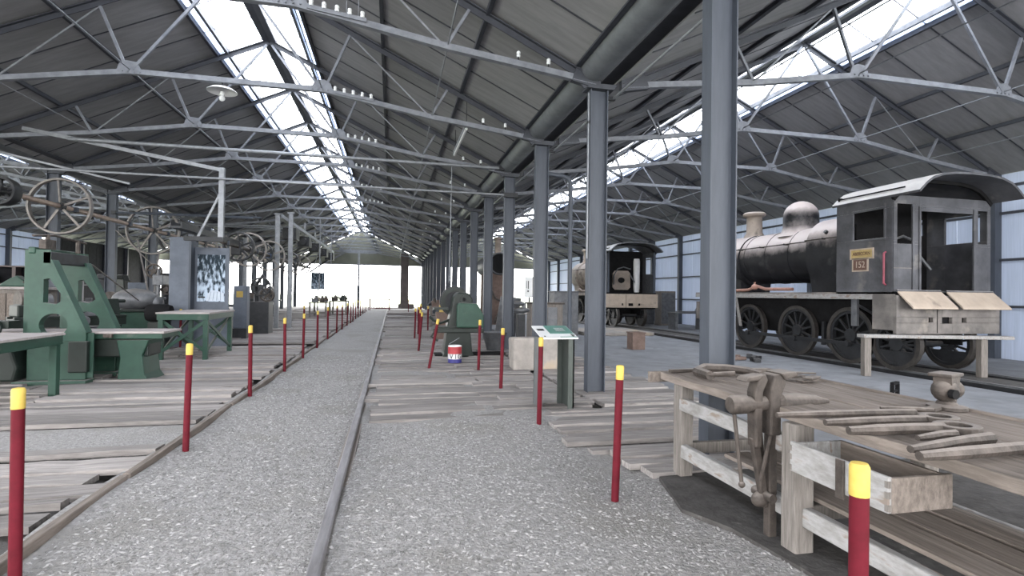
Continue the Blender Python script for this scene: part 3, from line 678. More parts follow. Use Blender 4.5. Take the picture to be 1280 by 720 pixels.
# trestle under the rear of the near locomotive
t = thing('prop_trestle', 'low timber trestle standing before the rear of the black locomotive', 'trestle', (9.7,9.15,0), math.radians(-13))
P('top_board', MB().box(-.12,3.0,-.12,.12,.80,.87), M['flake'], t, bevel=.01)
for x in (0,2.42):
    P('leg', MB().box(x-.07,x+.07,-.07,.07,0,.80), M['pole'], t, bevel=.01)
t = thing('prop_stand', 'small black metal stand left on the blue-grey floor', 'stand', (8.05,7.05,0), .4); t.scale = (1.35,1.35,1.35)
P('top_bar', MB().box(-.09,.09,-.02,.02,.16,.19), M['dark'], t)
for x in (-.08,.08): P('leg', MB().box(x-.015,x+.015,-.02,.02,0,.16), M['dark'], t)
P('rung', MB().box(-.08,.08,-.01,.01,.07,.09), M['dark'], t)

# ------------------------------------------------------------------ red and yellow posts
post_r = MB().lathe([(.030,-.05),(.030,.95)],n=14).mesh('pole', M['red']); smoothshade(post_r)
post_y = MB().lathe([(.0315,.95),(.0315,1.048),(.026,1.06),(.001,1.065)],n=14).mesh('cap', M['yellow']); smoothshade(post_y)
def rpost(x,y,label,lean=(0,0),group='red and yellow barrier posts'):
    t = thing('barrier_post', label, 'post', (x,y,gz(x,y) if -2.2<x<2.6 else .02), 0, group); t.rotation_euler = (lean[1],lean[0],0)
    link('pole', post_r, t); link('cap', post_y, t)
for k,y in enumerate([3.39,5.81,8.6,11.22,13.43,15.9,18.4,21.3,23.6,26.2,28.4,30.0,32.2,34.6,37.0,40.4,43,46,49,52]):
    rpost(-1.96-(.09 if y>8 else 0), y, f'red post with yellow cap left of the gravel path, {ORD[k]} from the camera', (random.uniform(-.015,.02),random.uniform(-.01,.01)))
for k,(x,y) in enumerate([(1.56,1.5),(1.73,3.87),(1.78,6.24),(1.79,8.62),(1.81,11.06)]):
    rpost(x,y,f'red post with yellow cap right of the path, {ORD[k]} from the camera in its row',(.03 if k==1 else random.uniform(0,.03),0))
for k,(x,y,l) in enumerate([(.78,11.19,.17),(.72,14.37,.08),(.86,16.9,.03),(.8,18.8,.02),(1.0,20.6,.03),(1.5,22.5,0),(1.3,24.6,.02),(1.4,27,.02),(1.45,30,0)]):
    rpost(x,y,f'leaning red post left of the green punching machine, {ORD[k]} from the camera' if k<3 else f'small distant red post beyond the punching machine, {ORD[k]} from the front',(l,0))
rpost(1.35,44.5,'lone red post standing near the bright far doorway')
t = thing('end_barrier', 'low red barred barrier closing the far end of the path', 'barrier', (-1.9,49,0))
P('top_rail', MB().box(0,1.7,-.03,.03,.95,1.02), M['red'], t); P('bottom_rail', MB().box(0,1.7,-.03,.03,.12,.18), M['red'], t)
bm_ = MB().box(-.02,.02,-.02,.02,.15,.98).mesh('bar', M['red'])
for i in range(13): link('bar', bm_, t, (i*1.7/12,0,0))
for x in (0,1.7): P('barrier_leg', MB().box(x-.05,x+.05,-.05,.05,0,1.04), M['red'], t)

# ------------------------------------------------------------------ workbench, right foreground
wb = thing('workbench', 'heavy battered timber workbench in the right foreground', 'workbench', (0,0,0))
xs = [2.47,2.74,3.03,3.30,3.60]
for i in range(4):
    b = MB(); n = 14; rr = random.Random(i); x0,x1 = xs[i]+.004,xs[i+1]-.004
    for j in range(n+1):
        y = .5+ (4.57-.5)*j/n; e = rr.uniform(-.015,.015) if i in (0,3) else 0; dz = rr.uniform(-.006,.006)
        a,c = (x0+(e if i==0 else 0), x1+(e if i==3 else 0))
        if j==n: y += rr.uniform(-.06,.05)
        b.v += [(a,y,.82),(c,y,.82),(c,y,.895+dz),(a,y,.895+dz-(.012 if i==0 else 0))]
    for j in range(n): b.f += [(j*4+k,j*4+(k+1)%4,j*4+4+(k+1)%4,j*4+4+k) for k in range(4)]
    b.f += [(3,2,1,0),(n*4,n*4+1,n*4+2,n*4+3)]
    P('top_plank', b, M['woody'], wb, bevel=.006)
P('edge_strip', MB().cb((3.62,2.6,.86),(.035,3.9,.10)).cb((2.98,4.60,.84),(1.2,.04,.10),.02), M['woody'], wb, bevel=.005)
for x,y,w in ((2.545,4.25,.125),(2.50,2.85,.135),(2.53,1.25,.12),(3.5,4.3,.11),(3.5,2.85,.11),(3.5,1.2,.11)):
    P('leg', MB().cb((x,y,.405),(w,w,.83)).jitter(.006), M['pole'], wb, bevel=.012)
for z,h in ((.655,.11),(.25,.12)):
    P('front_rail', MB().cb((2.52,3.55 if z>.5 else 2.55,z),(.07,1.35 if z>.5 else 3.4,h)).jitter(.004), M['flake'], wb, bevel=.012)
    P('back_rail', MB().cb((3.5,2.55,z),(.06,3.4,h)), M['flake'], wb, bevel=.012)
P('cross_rail', MB().cb((3.0,4.27,.25),(.9,.06,.1)), M['pole'], wb, bevel=.01); P('cross_rail', MB().cb((3.0,2.85,.25),(.9,.06,.1)), M['pole'], wb, bevel=.01)
for k,x in enumerate((2.72,2.98,3.24)):
    P('shelf_board', MB().cb((x,2.3,.34),(.22,2.9,.03)).jitter(.006), M['woody'], wb)
t = thing('tool_tray', 'pale open wooden tray hanging under the front edge of the workbench', 'tray', (2.30,2.32,.60))
P('front_board', MB().cb((-.03,0,.09),(.022,.62,.17)), M['flake'], t, bevel=.004)
P('side_board', MB().cb((.16,-.30,.085),(.36,.022,.165)), M['woody'], t, bevel=.004); P('side_board', MB().cb((.14,.30,.085),(.33,.02,.16)), M['flake'], t, bevel=.004)
P('bottom_board', MB().cb((.14,0,.01),(.33,.6,.015)), M['woody'], t); P('back_board', MB().cb((.30,0,.085),(.02,.6,.16)), M['woody'], t)
P('dovetail', MB().cb((-.035,.305,.03),(.02,.02,.03)).cb((-.035,.305,.09),(.02,.02,.03)).cb((-.035,.305,.14),(.02,.02,.03)).cb((-.035,-.305,.03),(.02,.02,.03)).cb((-.035,-.305,.09),(.02,.02,.03)).cb((-.035,-.305,.14),(.02,.02,.03)), M['pole'], t)
P('hasp', MB().cb((-.05,-.05,.08),(.015,.05,.20)), M['iron'], t, bevel=.004)
# leg vise clamped on the bench front
t = thing('leg_vise', 'rusty blacksmith leg vise clamped on the front edge of the workbench', 'vise', (2.40,3.05,0))
P('fixed_jaw', MB().prism([(.02,.70),(.10,.70),(.10,.95),(.14,1.05),(.12,1.10),(.05,1.10),(.02,1.0)],-.065,.065,'y').prism([(.12,1.06),(.22,1.09),(.20,1.12),(.08,1.11)],-.08,.08,'y'), M['iron'], t, bevel=.012)
P('moving_jaw', MB().prism([(-.075,.62),(-.025,.62),(-.02,.98),(.02,1.06),(.0,1.10),(-.05,1.09),(-.085,.98)],-.045,.045,'y').prism([(-.17,1.05),(-.05,1.06),(-.02,1.10),(-.14,1.085)],-.055,.055,'y'), M['iron'], t, bevel=.012)
P('jaw_arm', MB().bar((-.06,0,.68),(.03,0,.22),.055,.04), M['iron'], t, bevel=.008)
P('leg', MB().bar((.07,0,.75),(.07,0,.02),.06,.06).bar((.02,.06,.80),(.06,.06,.3),.04,.03), M['iron'], t, bevel=.008)
P('screw_box', MB().lathe([(.05,-.24),(.062,-.22),(.062,-.12),(.05,-.1),(.05,.12),(.066,.14),(.06,.3),(.045,.42),(.02,.5),(.015,.52)],(0,0,.90),'x',18), M['iron'], t, smooth=True)
P('handle', MB().tube((-.20,.02,.90),(-.19,-.06,.40),.013,n=8).blob((-.19,-.06,.40),(.022,.022,.022)), M['iron'], t, smooth=True)
P('spring', MB().path([(.06,-.03,.75),(.0,-.04,.55),(-.03,-.03,.4),(.0,0,.28)],.014), M['iron'], t, smooth=True)
P('pivot_bolt', MB().tube((.02,-.09,.30),(.02,.09,.30),.03,n=10).blob((-.01,0,.27),(.06,.045,.05)), M['iron'], t, smooth=True)
# curved clamp, pieces on the bench
t = thing('curved_iron_clamp', 'curved rusty iron clamp lying on the far end of the bench', 'clamp', (2.75,4.05,.905))
P('bow', MB().path([(-.15,-.12,.04),(-.12,.12,.04),(.02,.24,.05),(.22,.18,.05),(.32,.02,.05),(.30,-.18,.05)],[.04,.045,.045,.04,.035,.03],8), M['iron'], t, smooth=True)
P('screw', MB().tube((-.16,-.1,.045),(.05,-.16,.06),.022,n=8), M['iron'], t, smooth=True)
t = thing('scrap_bar', 'flat dusty iron bar lying at the far corner of the bench', 'iron bar', (2.72,4.45,.90),.08); P('bar', MB().cb((0,0,.015),(.42,.05,.03)), M['iron'], t, bevel=.005)
t = thing('scrap_bar', 'flat dark iron bar lying behind the leg vise on the bench', 'iron bar', (3.25,4.35,.90),-.05); P('bar', MB().cb((0,0,.02),(.42,.07,.035)), M['iron'], t, bevel=.005)
t = thing('scrap_iron', 'ragged pile of flat iron offcuts on the far side of the bench', 'scrap iron', (3.32,3.85,.90)); 
for k in range(5): P('offcut', MB().cb((random.uniform(-.12,.12),random.uniform(-.1,.1),.012+k*.014),(random.uniform(.12,.26),random.uniform(.05,.09),.014),random.uniform(-.8,.8)), M['iron'], t, bevel=.003)
# vise on the far edge
t = thing('bench_vise', 'rounded bench vise standing on the far edge of the workbench', 'vise', (3.52,2.72,.90),.35)
P('swivel_base', MB().lathe([(.02,0),(.11,0),(.11,.02),(.06,.03),(.05,.05)],n=18).cb((-.1,.02,.012),(.22,.06,.02)), M['iron'], t, smooth=True)
P('body', MB().blob((-.03,0,.12),(.085,.075,.075),14,8).blob((.075,0,.12),(.06,.07,.065),14,8).prism([(-.07,.1),(.05,.1),(.065,.21),(-.075,.21)],-.05,.05,'y'), M['iron'], t, smooth=True)
P('jaw', MB().cb((-.02,0,.222),(.20,.13,.022)).cb((.06,0,.06),(.04,.06,.1)), M['iron'], t, bevel=.006)
P('screw_eye', MB().tube((-.09,-.05,.11),(-.1,-.08,.11),.03,n=12), M['dark'], t)
# spanners, tongs and bars
def spanner(name, label, p0, p1, w, ring=0, z=.912):
    p0 = Vector(p0); p1 = Vector(p1); L = (p1-p0).length; a = math.atan2(p1.y-p0.y,p1.x-p0.x)
    t = thing(name, label, 'spanner' if ring else 'iron bar', (p0.x,p0.y,z), a, 'tools on the workbench')
    P('shank', MB().path([(0,0,.018),(L*.3,0,.02),(L*.7,.01,.022),(L,0,.02)],[w*.35,w*.5,w*.5,w*.6],8), M['iron'], t, smooth=True)
    if ring:
        n = 18; o = [(ring*math.cos(2*math.pi*i/n), ring*.9*math.sin(2*math.pi*i/n)) for i in range(n)]; h = [(q[0]*.58,q[1]*.58) for q in o]
        b = MB().ringprism(o,h,0,.045,'z'); b.v = [(x+L+ring*.7,y_,zz) for x,y_,zz in b.v]; P('ring_end', b, M['iron'], t, bevel=.006)
    return t
spanner('long_bar','long dark iron bar lying across the bench, nearest the leg vise',(2.16,2.62),(3.02,2.52),.045)
spanner('ring_spanner','large ring spanner lying across the bench behind the tray, far one of two',(2.3,2.42),(2.92,2.36),.05,.10)
spanner('ring_spanner','large ring spanner lying across the bench above the tray, near one of two',(2.28,2.25),(2.80,2.18),.06,.11)
spanner('flat_bar','short flat iron bar lying between the ring spanner and the round bar',(2.5,2.07),(2.76,2.09),.04)
spanner('round_bar','round iron bar lying beside the ring spanners, overhanging the tray',(2.28,1.92),(2.86,2.0),.05)
spanner('long_bar','long thick iron bar overhanging the bench edge behind the near red post',(2.22,1.83),(3.0,1.82),.06)
spanner('flat_bar','dark short iron bar near the right border of the bench',(2.72,1.62),(3.0,1.64),.07)
spanner('flat_bar','thin iron rod on the far half of the bench top',(2.95,2.68),(3.2,2.55),.03)
t = thing('iron_wedge','blocky rusty iron wedge lying near the front right edge of the bench','wedge',(2.62,1.5,.90),.2); P('body', MB().prism([(-.2,0),(.2,0),(.16,.07),(-.12,.05)],-.05,.05,'y'), M['iron'], t, bevel=.01)

# ------------------------------------------------------------------ sign stand, block, tin, machine on the right deck
t = thing('sign_stand', 'lectern style information sign on two flat legs beside a steel column', 'sign', (2.25,7.15,0))
P('leg', MB().box(-.235,-.215,-.17,.23,.02,1.0).box(-.235,-.17,.21,.23,.02,1.0), M['signgrey'], t)
P('leg', MB().box(.185,.205,-.27,.23,.02,1.06).box(.12,.205,.21,.23,.02,1.06).box(.12,.205,-.27,-.25,.02,1.0), M['legn'], t)
bd = P('sign_board', MB().prism([(-.30,1.0),(.26,1.13),(.26,1.15),(-.30,1.02)],-.27,.25,'x'), M['white'], t, bevel=.003)
def onb(u0,u1,w0,w1,m,nm='print'):
    f = lambda w: 1.02+(w+.30)*.13/.56
    P(nm, MB().prism([(w0,f(w0)),(w1,f(w1)),(w1,f(w1)+.004),(w0,f(w0)+.004)],u0,u1,'x'), m, bd)
onb(-.10,.24,-.12,.25,M['signgreen']); onb(.02,.16,-.02,.14,M['white'],'picture'); onb(-.24,-.14,.02,.10,M['ink'],'picture'); onb(-.22,-.20,-.25,-.22,M['ink'],'picture'); onb(0,.24,-.28,-.26,M['signgreen'],'picture')
t = thing('concrete_block', 'large pale concrete block at the foot of a steel column', 'block', (3.18,11.02,0))
P('block', MB().box(-.68,.66,-.24,.24,0,.68).jitter(.02), M['stone'], t, bevel=.05)
P('chip', MB().cb((-.2,-.05,.685),(.25,.12,.02),.3), M['gsteel'], t)
t = thing('paint_tin', 'red, white and blue paint tin standing before the punching machine', 'tin', (1.41,11.95,.045))
P('can', MB().lathe([(.15,0),(.155,.01),(.155,.37),(.15,.38),(.14,.385),(.138,.37)],n=24), M['white'], t, smooth=True)
P('red_band', MB().lathe([(.157,.20),(.157,.36)],n=24), M['tred'], t, smooth=True); P('blue_band', MB().lathe([(.157,.0),(.157,.085)],n=24), M['tblue'], t, smooth=True)
P('handle', MB().path([(-.155,0,.33),(-.13,-.02,.42),(0,-.03,.50),(.1,-.03,.56)],.006), M['galv'], t)
for i,ch in enumerate('VIG'):
    a = -math.pi/2+(i-1)*.62; text_part('lettering', ch, .15, M['ink'], t, (.158*math.cos(a),.158*math.sin(a),.14),(math.pi/2,0,a+math.pi/2),.002)
t = thing('punching_machine', 'green geared punching machine with square guard and flywheel on the deck', 'machine', (1.62,13.35,.04))
P('pedestal', MB().prism([(-.38,0),(.42,0),(.36,.1),(.30,.62),(-.28,.62),(-.34,.1)],-.3,.35,'y'), M['greend'], t, bevel=.02)
P('table', MB().box(-.62,.62,-.42,.42,.60,.70).box(-.55,.5,-.36,.36,.70,.74), M['greend'], t, bevel=.015)
P('body', MB().prism([(-.28,.7),(.4,.7),(.36,1.45),(.26,1.58),(-.02,1.6),(-.12,1.48),(-.18,1.1)],-.22,.3,'y'), M['greend'], t, bevel=.04)
P('boss', MB().tube((.14,-.26,1.42),(.14,-.2,1.42),.09,n=16), M['greend'], t, smooth=True); P('boss_hole', MB().tube((.14,-.275,1.42),(.14,-.255,1.42),.045,n=12), M['dark'], t)
P('guard', MB().prism([(-.05,.72),(.62,.72),(.62,1.02),(.45,1.32),(-.0,1.34),(-.05,1.28)],-.40,-.24,'y'), M['green'], t, bevel=.03)
fwm = MB().lathe([(.26,-.05),(.36,-.05),(.36,.05),(.26,.05),(.26,-.05)],axis='y',n=28); fwm.f = fwm.f[:-2]
for i in range(6):
    a = math.pi*i/3; fwm.bar((.04*math.cos(a),0,.04*math.sin(a)),(.28*math.cos(a),0,.28*math.sin(a)),.05,.05)
P('flywheel', fwm, M['greend'], t, smooth=True, loc=(-.02,.42,1.36))
P('gear_teeth', MB().add(*(lambda b:(b.v,b.f))([bb for bb in [MB()]][0])).add([(0,0,0)],[]) if False else MB().lathe([(.365,-.03),(.39,-.03),(.39,.03),(.365,.03)],(-.02,.42,1.36),'y',40), M['dsteel'], t)
P('lever_arm', MB().path([(-.2,-.1,.9),(-.45,-.2,.82),(-.62,-.2,.9),(-.7,-.2,1.0)],.035).path([(-.55,-.25,.66),(-.66,-.3,.5),(-.5,-.32,.4)],.03).cb((-.42,-.05,1.18),(.36,.2,.06)), M['greend'], t, smooth=True)
P('base_skid', MB().cb((.0,.1,.02),(1.1,.5,.05)).cb((.75,.0,.03),(.8,.08,.06),-.15).cb((.8,.25,.03),(.9,.1,.06),.1), M['dark'], t, bevel=.01)
# mid ground items on the right
t = thing('steel_cabinet', 'plain grey steel tank standing behind the column row', 'cabinet', (6.75,20.3,0)); P('body', MB().box(-.5,.5,-.4,.4,0,1.72), M['gsteel'], t, bevel=.02); P('lid', MB().box(-.53,.53,-.43,.43,1.72,1.76), M['gsteel'], t, bevel=.008)
t = thing('notice_board', 'white notice with dark upright writing standing between two columns', 'sign', (4.72,17.95,0))
P('post', MB().box(-.03,.03,.02,.08,0,1.6), M['column'], t); bd = P('board', MB().box(-.19,.17,-.02,.02,1.5,2.22), M['white'], t, bevel=.004)
text_part('lettering','MUSEUM',.12,M['ink'],bd,(-.05,-.022,1.95),(math.pi/2,-math.pi/2,0),.002) if False else P('print_bar', MB().box(-.075,-.045,-.026,-.02,1.80,2.08), M['ink'], bd)
P('print_dot', MB().box(-.09,-.04,-.026,-.02,1.69,1.75), M['ink'], bd); P('print_line', MB().box(-.13,-.11,-.026,-.02,1.82,2.08), M['signgrey'], bd)
t = thing('tool_cabinet', 'dark wooden tool bench behind the third column', 'bench', (4.45,16.6,0))
P('body', MB().box(-.1,.95,-.3,.3,0,1.3), M['pole'], t, bevel=.01); P('top', MB().box(-.16,1.0,-.36,.36,1.3,1.36), M['iron'], t, bevel=.01)
for x in (.25,.6): P('door', MB().box(x-.16,x+.16,-.32,-.30,.1,1.2), M['gsteel'], t, bevel=.004)
t = thing('anvil_vise', 'rusty vise on a dark post stand beside the third column', 'vise', (3.85,15.7,0))
P('stand', MB().box(-.12,.12,-.12,.12,0,1.0).box(-.25,.25,-.2,.2,0,.06), M['dsteel'], t, bevel=.01); P('jaws', MB().blob((0,0,1.12),(.3,.14,.1)).blob((-.08,-.05,1.32),(.2,.14,.09)).cb((.1,0,1.2),(.12,.14,.3)), M['gsteel'], t, smooth=True)
t = thing('angled_plates', 'dark steel plates leaning in a rack behind the second and third columns', 'plates', (3.95,18.6,0))
for k in range(4): P('plate', MB().cb((.12*k,.1*k,.75),(.5,.03,1.5),.1*k,.06,.14), M['gsteel'], t)
t = thing('iron_bucket', 'grey metal hopper lying on the deck behind the concrete block', 'hopper', (2.75,14.2,.04)); P('bowl', MB().lathe([(.18,0),(.2,.02),(.34,.5),(.36,.52),(.33,.52),(.17,.04)],n=20), M['gsteel'], t, smooth=True); P('foot_plate', MB().cb((0,-.05,.02),(.9,.5,.04),.2), M['gsteel'], t, bevel=.01)
t = thing('rusty_crate', 'small rust-brown steel box standing alone on the blue-grey floor', 'box', (7.22,14.75,0)); P('body', MB().plate(-.2,.2,-.2,.2,[(-.17,.17,-.17,.17)],0,.5,'z').box(-.18,.18,-.18,.18,0,.03), M['rust'], t); P('rim', MB().plate(-.22,.22,-.22,.22,[(-.17,.17,-.17,.17)],.48,.52,'z'), M['rust'], t, bevel=.005)
for k,(x,y,h,lab) in enumerate(((14.9,26.9,1.9,'tall brown-grey steel cabinet against the pale blue wall'),(14.3,28.2,1.5,'shorter grey cabinet left of the tall one by the pale wall'))):
    t = thing('wall_cabinet', lab, 'cabinet', (x,y,0)); P('body', MB().box(-.45,.45,-.35,.35,0,h), M['pole'] if k==0 else M['gsteel'], t, bevel=.02); P('door', MB().box(-.4,.4,-.37,-.35,.1,h-.1), M['gsteel'], t, bevel=.01)
t = thing('scrap_bench', 'low grey bench with bent sheet metal beside the locomotive front', 'bench', (13.9,23.4,0)); P('top', MB().box(-.6,1.1,-.4,.4,.78,.84), M['gsteel'], t, bevel=.01); P('bent_sheet', MB().prism([(-.2,.84),(.9,.84),(1.1,1.2),(1.6,1.35),(1.6,1.4),(1.05,1.26),(.85,.9),(-.2,.9)],-.3,.3,'y'), M['gsteel'], t)
for x in (-.5,1.0): P('leg', MB().box(x-.06,x+.06,-.35,.35,0,.78), M['gsteel'], t)
t = thing('concrete_plinth', 'long low pale concrete plinth on the floor before the tan locomotive', 'plinth', (9.2,21.2,0)); P('slab', MB().box(-1.7,1.2,-1.6,1.4,0,.14), M['stone'], t, bevel=.03)
for k,(x,y) in enumerate(((8.6,11.9),(8.9,11.5),(9.3,12.1))):
    t = thing('scrap_piece', f'{["flat brown","short dark","small grey"][k]} scrap iron piece on the floor beside the black locomotive', 'scrap iron', (x,y,0), k); P('piece', MB().cb((0,0,.05),(.5-.1*k,.16,.08),0).cb((.1,.08,.07),(.14,.1,.12),.5), M['rust'] if k==0 else M['dsteel'], t, bevel=.01)

# far junk benches on the right of the deck
def junk_bench(label, x, y, w, d, h, seed, pm):
    t = thing('junk_bench', label, 'bench', (x,y,0)); rr = random.Random(seed)
    P('top', MB().box(-w/2,w/2,-d/2,d/2,h-.06,h), M['pole'], t)
    for a in (-1,1):
        for b in (-1,1): P('leg', MB().box(a*(w/2-.08)-.05,a*(w/2-.08)+.05,b*(d/2-.08)-.05,b*(d/2-.08)+.05,0,h-.06), M['pole'], t)
    P('lower_shelf', MB().box(-w/2+.1,w/2-.1,-d/2+.1,d/2-.1,.25,.3), M['pole'], t)
    for k in range(7):
        o = thing('machine_part', f'{["rusty cylindrical","dusty blocky","bent pipe-like","green rounded","flat grey","dark lumpy","pale round"][k]} machine part on the {label}'[:110], 'machine part', (x+(-.27 if k%2 else .27)*w/1.2, y-d/2+.2+k*(d-.4)/6, h), rr.uniform(-.3,.3), 'machine parts on the junk benches')
        b = MB()
        if k%3==0: b.lathe([(.1,0),(.16,.05),(.14,.22),(.08,.3),(.06,.4)],n=12)
        elif k%3==1: b.cb((0,0,.1),(.36,.2,.2)).cb((.1,0,.26),(.12,.14,.14)).tube((-.15,-.15,.22),(-.15,.15,.22),.06)
        else: b.path([(-.25,0,.05),(-.1,0,.18),(.1,.05,.25),(.28,.05,.12)],.06).blob((0,.0,.1),(.16,.12,.1))
        P('casting', b, pm[k%len(pm)], o, smooth=True)
junk_bench('far bench right of the red posts', 2.35,26.5,1.2,2.4,.95,3,[M['iron'],M['rust'],M['dsteel']])
junk_bench('far bench left of the path', -4.45,35.5,1.1,2.2,.95,5,[M['iron'],M['gsteel'],M['rust']])
junk_bench('far bench nearer the path end', -3.55,38.5,1.2,2.0,1.0,8,[M['greend'],M['iron'],M['greend']])
t = thing('mustard_tin', 'small mustard yellow tin on a stand beyond the punching machine', 'tin', (1.75,18.5,0)); P('stand', MB().box(-.25,.25,-.2,.2,0,.95), M['rust'], t, bevel=.01); P('tin', MB().lathe([(.14,.95),(.14,1.2),(.1,1.22)],n=16), M['mustard'], t, smooth=True)

# ------------------------------------------------------------------ left: green planer, tables
def ray_poly(c, a, poly):
    best = None; d = (math.cos(a), math.sin(a))
    for i in range(len(poly)):
        p,q = poly[i],poly[(i+1)%len(poly)]; ex,ey = q[0]-p[0],q[1]-p[1]; den = d[0]*ey-d[1]*ex
        if abs(den) < 1e-9: continue
        tt = ((p[0]-c[0])*ey-(p[1]-c[1])*ex)/den; u = ((p[0]-c[0])*d[1]-(p[1]-c[1])*d[0])/den
        if tt > 0 and -1e-6 <= u <= 1+1e-6 and (best is None or tt < best): best = tt
    return (c[0]+d[0]*best, c[1]+d[1]*best)
def holed(outer, hole, c, a0, a1):
    ang = sorted({round(math.atan2(p[1]-c[1],p[0]-c[0]),5) for p in list(outer)+list(hole)})
    return MB().ringprism([ray_poly(c,a,outer) for a in ang],[ray_poly(c,a,hole) for a in ang],a0,a1,'y')
def planer_frame(y0, parent):
    th = .13; y1 = y0+th
    up_o = [(-5.78,1.26),(-5.145,1.26),(-5.48,2.05),(-5.49,2.23),(-5.78,2.23)]
    tri = [(-5.58,1.36),(-5.40,1.33),(-5.30,1.40),(-5.33,1.50),(-5.50,1.76),(-5.58,1.74)]
    b = holed(up_o, tri, (-5.48,1.48), y0, y1)
    lo_o = [(-5.80,.72),(-4.96,.72),(-4.96,.86),(-5.145,1.26),(-5.78,1.26)]
    n = 20; ci = [(-5.43+.205*math.cos(2*math.pi*i/n), .99+.19*math.sin(2*math.pi*i/n)) for i in range(n)]
    b2 = holed(lo_o, ci, (-5.43,.99), y0, y1); b.add(b2.v,b2.f)
    hp = P('side_frame', b, M['green'], parent)
    P('edge_flange', MB().bar((-5.47,y0+th/2,2.06),(-4.955,y0+th/2,.86),th+.05,.035).bar((-5.79,y0+th/2,.72),(-5.79,y0+th/2,2.23),th+.05,.03).bar((-4.955,y0+th/2,.86),(-4.955,y0+th/2,.1),th+.04,.03), M['greend'] if False else M['green'], hp, bevel=.006)
    P('frame_foot', MB().box(-5.80,-4.96,y0+.01,y1-.01,.08,.72).box(-5.95,-4.90,y0-.10,y1+.05,0,.08), M['green'], hp, bevel=.012)
pn = thing('planing_machine', 'large green planing machine with two tall triangular side frames', 'machine', (0,.14,0))
planer_frame(10.02, pn); planer_frame(11.0, pn)
P('cross_beam', MB().box(-5.60,-5.48,10.02,11.12,2.0,2.2), M['dsteel'], pn, bevel=.01)
P('cross_beam', MB().box(-5.80,-5.70,10.0,11.15,2.16,2.27), M['green'], pn, bevel=.02)
P('top_rod', MB().path([(-5.7,9.95,2.45),(-5.65,10.4,2.5),(-5.62,11.3,2.44)],.02).tube((-5.66,10.25,2.2),(-5.66,10.25,2.5),.03).tube((-5.62,11.05,2.2),(-5.62,11.05,2.47),.035).cb((-5.66,10.25,2.33),(.1,.28,.16)), M['iron'], pn)
bed = P('bed', MB().box(-8.0,-3.9,10.22,10.95,.74,.83), M['green'], pn, bevel=.01)
P('table_top', MB().box(-7.2,-3.86,10.18,10.98,.83,.87), M['tabletop'], bed, bevel=.008)
P('bed_girder', MB().box(-7.8,-4.15,10.32,10.85,.42,.74), M['greend'], bed, bevel=.02)
P('dog_clamp', MB().cb((-4.7,10.16,.80),(.13,.06,.07)).tube((-4.7,10.12,.8),(-4.7,10.18,.8),.025), M['iron'], bed, bevel=.006)
P('pedestal', MB().prism([(-4.60,0),(-4.10,0),(-4.18,.12),(-4.22,.45),(-4.12,.72),(-4.62,.72),(-4.56,.4)],10.25,10.92,'y'), M['green'], pn, bevel=.02)
P('pedestal', MB().prism([(-7.7,0),(-7.0,0),(-7.1,.5),(-7.0,.72),(-7.7,.72)],10.25,10.92,'y'), M['green'], pn, bevel=.02)
P('gear_case', MB().box(-5.2,-4.92,9.98,10.2,.2,.72), M['greend'], pn, bevel=.02)
P('motor_case', MB().prism([(-6.3,.08),(-5.9,.08),(-5.85,.3),(-5.95,.62),(-6.2,.7),(-6.35,.5)],9.9,10.3,'y'), M['greend'], pn, bevel=.04)
P('hand_wheel', MB().lathe([(.10,-.02),(.14,-.02),(.14,.02),(.10,.02)],(-6.15,9.8,.95),'y',16).tube((-6.15,9.75,.95),(-6.15,10.3,.95),.025).cb((-6.15,10.0,1.0),(.4,.3,.12)), M['greend'], pn, smooth=True)

def xtable(name, label, x0,x1,y0,y1,h, brace=True):
    t = thing(name, label, 'table'); P('top', MB().box(x0,x1,y0,y1,h-.035,h), M['tabletop'], t, bevel=.005)
    a = .05
    P('apron', MB().box(x0+a,x1-a,y0+.02,y0+.05,h-.17,h-.035).box(x0+a,x1-a,y1-.05,y1-.02,h-.17,h-.035).box(x0+.02,x0+.05,y0+.02,y1-.02,h-.17,h-.035).box(x1-.05,x1-.02,y0+.02,y1-.02,h-.17,h-.035), M['green'], t, bevel=.004)
    for x in (x0+.09,x1-.09):
        for y in (y0+.09,y1-.09): P('leg', MB().box(x-.05,x+.05,y-.05,y+.05,0,h-.1), M['green'], t, bevel=.006)
    if brace:
        for y in (y0+.09,y1-.09):
            P('cross_brace', MB().bar((x0+.1,y-.02,.2),(x1-.1,y-.02,h-.2),.03,.07), M['green'], t); P('cross_brace', MB().bar((x0+.1,y+.02,h-.2),(x1-.1,y+.02,.2),.03,.07), M['green'], t)
        for x in (x0+.09,x1-.09):
            P('cross_brace', MB().bar((x-.02,y0+.1,.15),(x-.02,y1-.1,h-.2),.03,.07), M['green'], t); P('cross_brace', MB().bar((x+.02,y0+.1,h-.2),(x+.02,y1-.1,.15),.03,.07), M['green'], t)
    return t
xtable('marking_table', 'green steel table with crossed braces standing behind the planing machine', -5.12,-4.03,13.2,15.2,1.09)
xtable('marking_table', 'green steel table cut by the left border in front of the planing machine', -6.5,-4.78,6.9,9.25,.93, False)

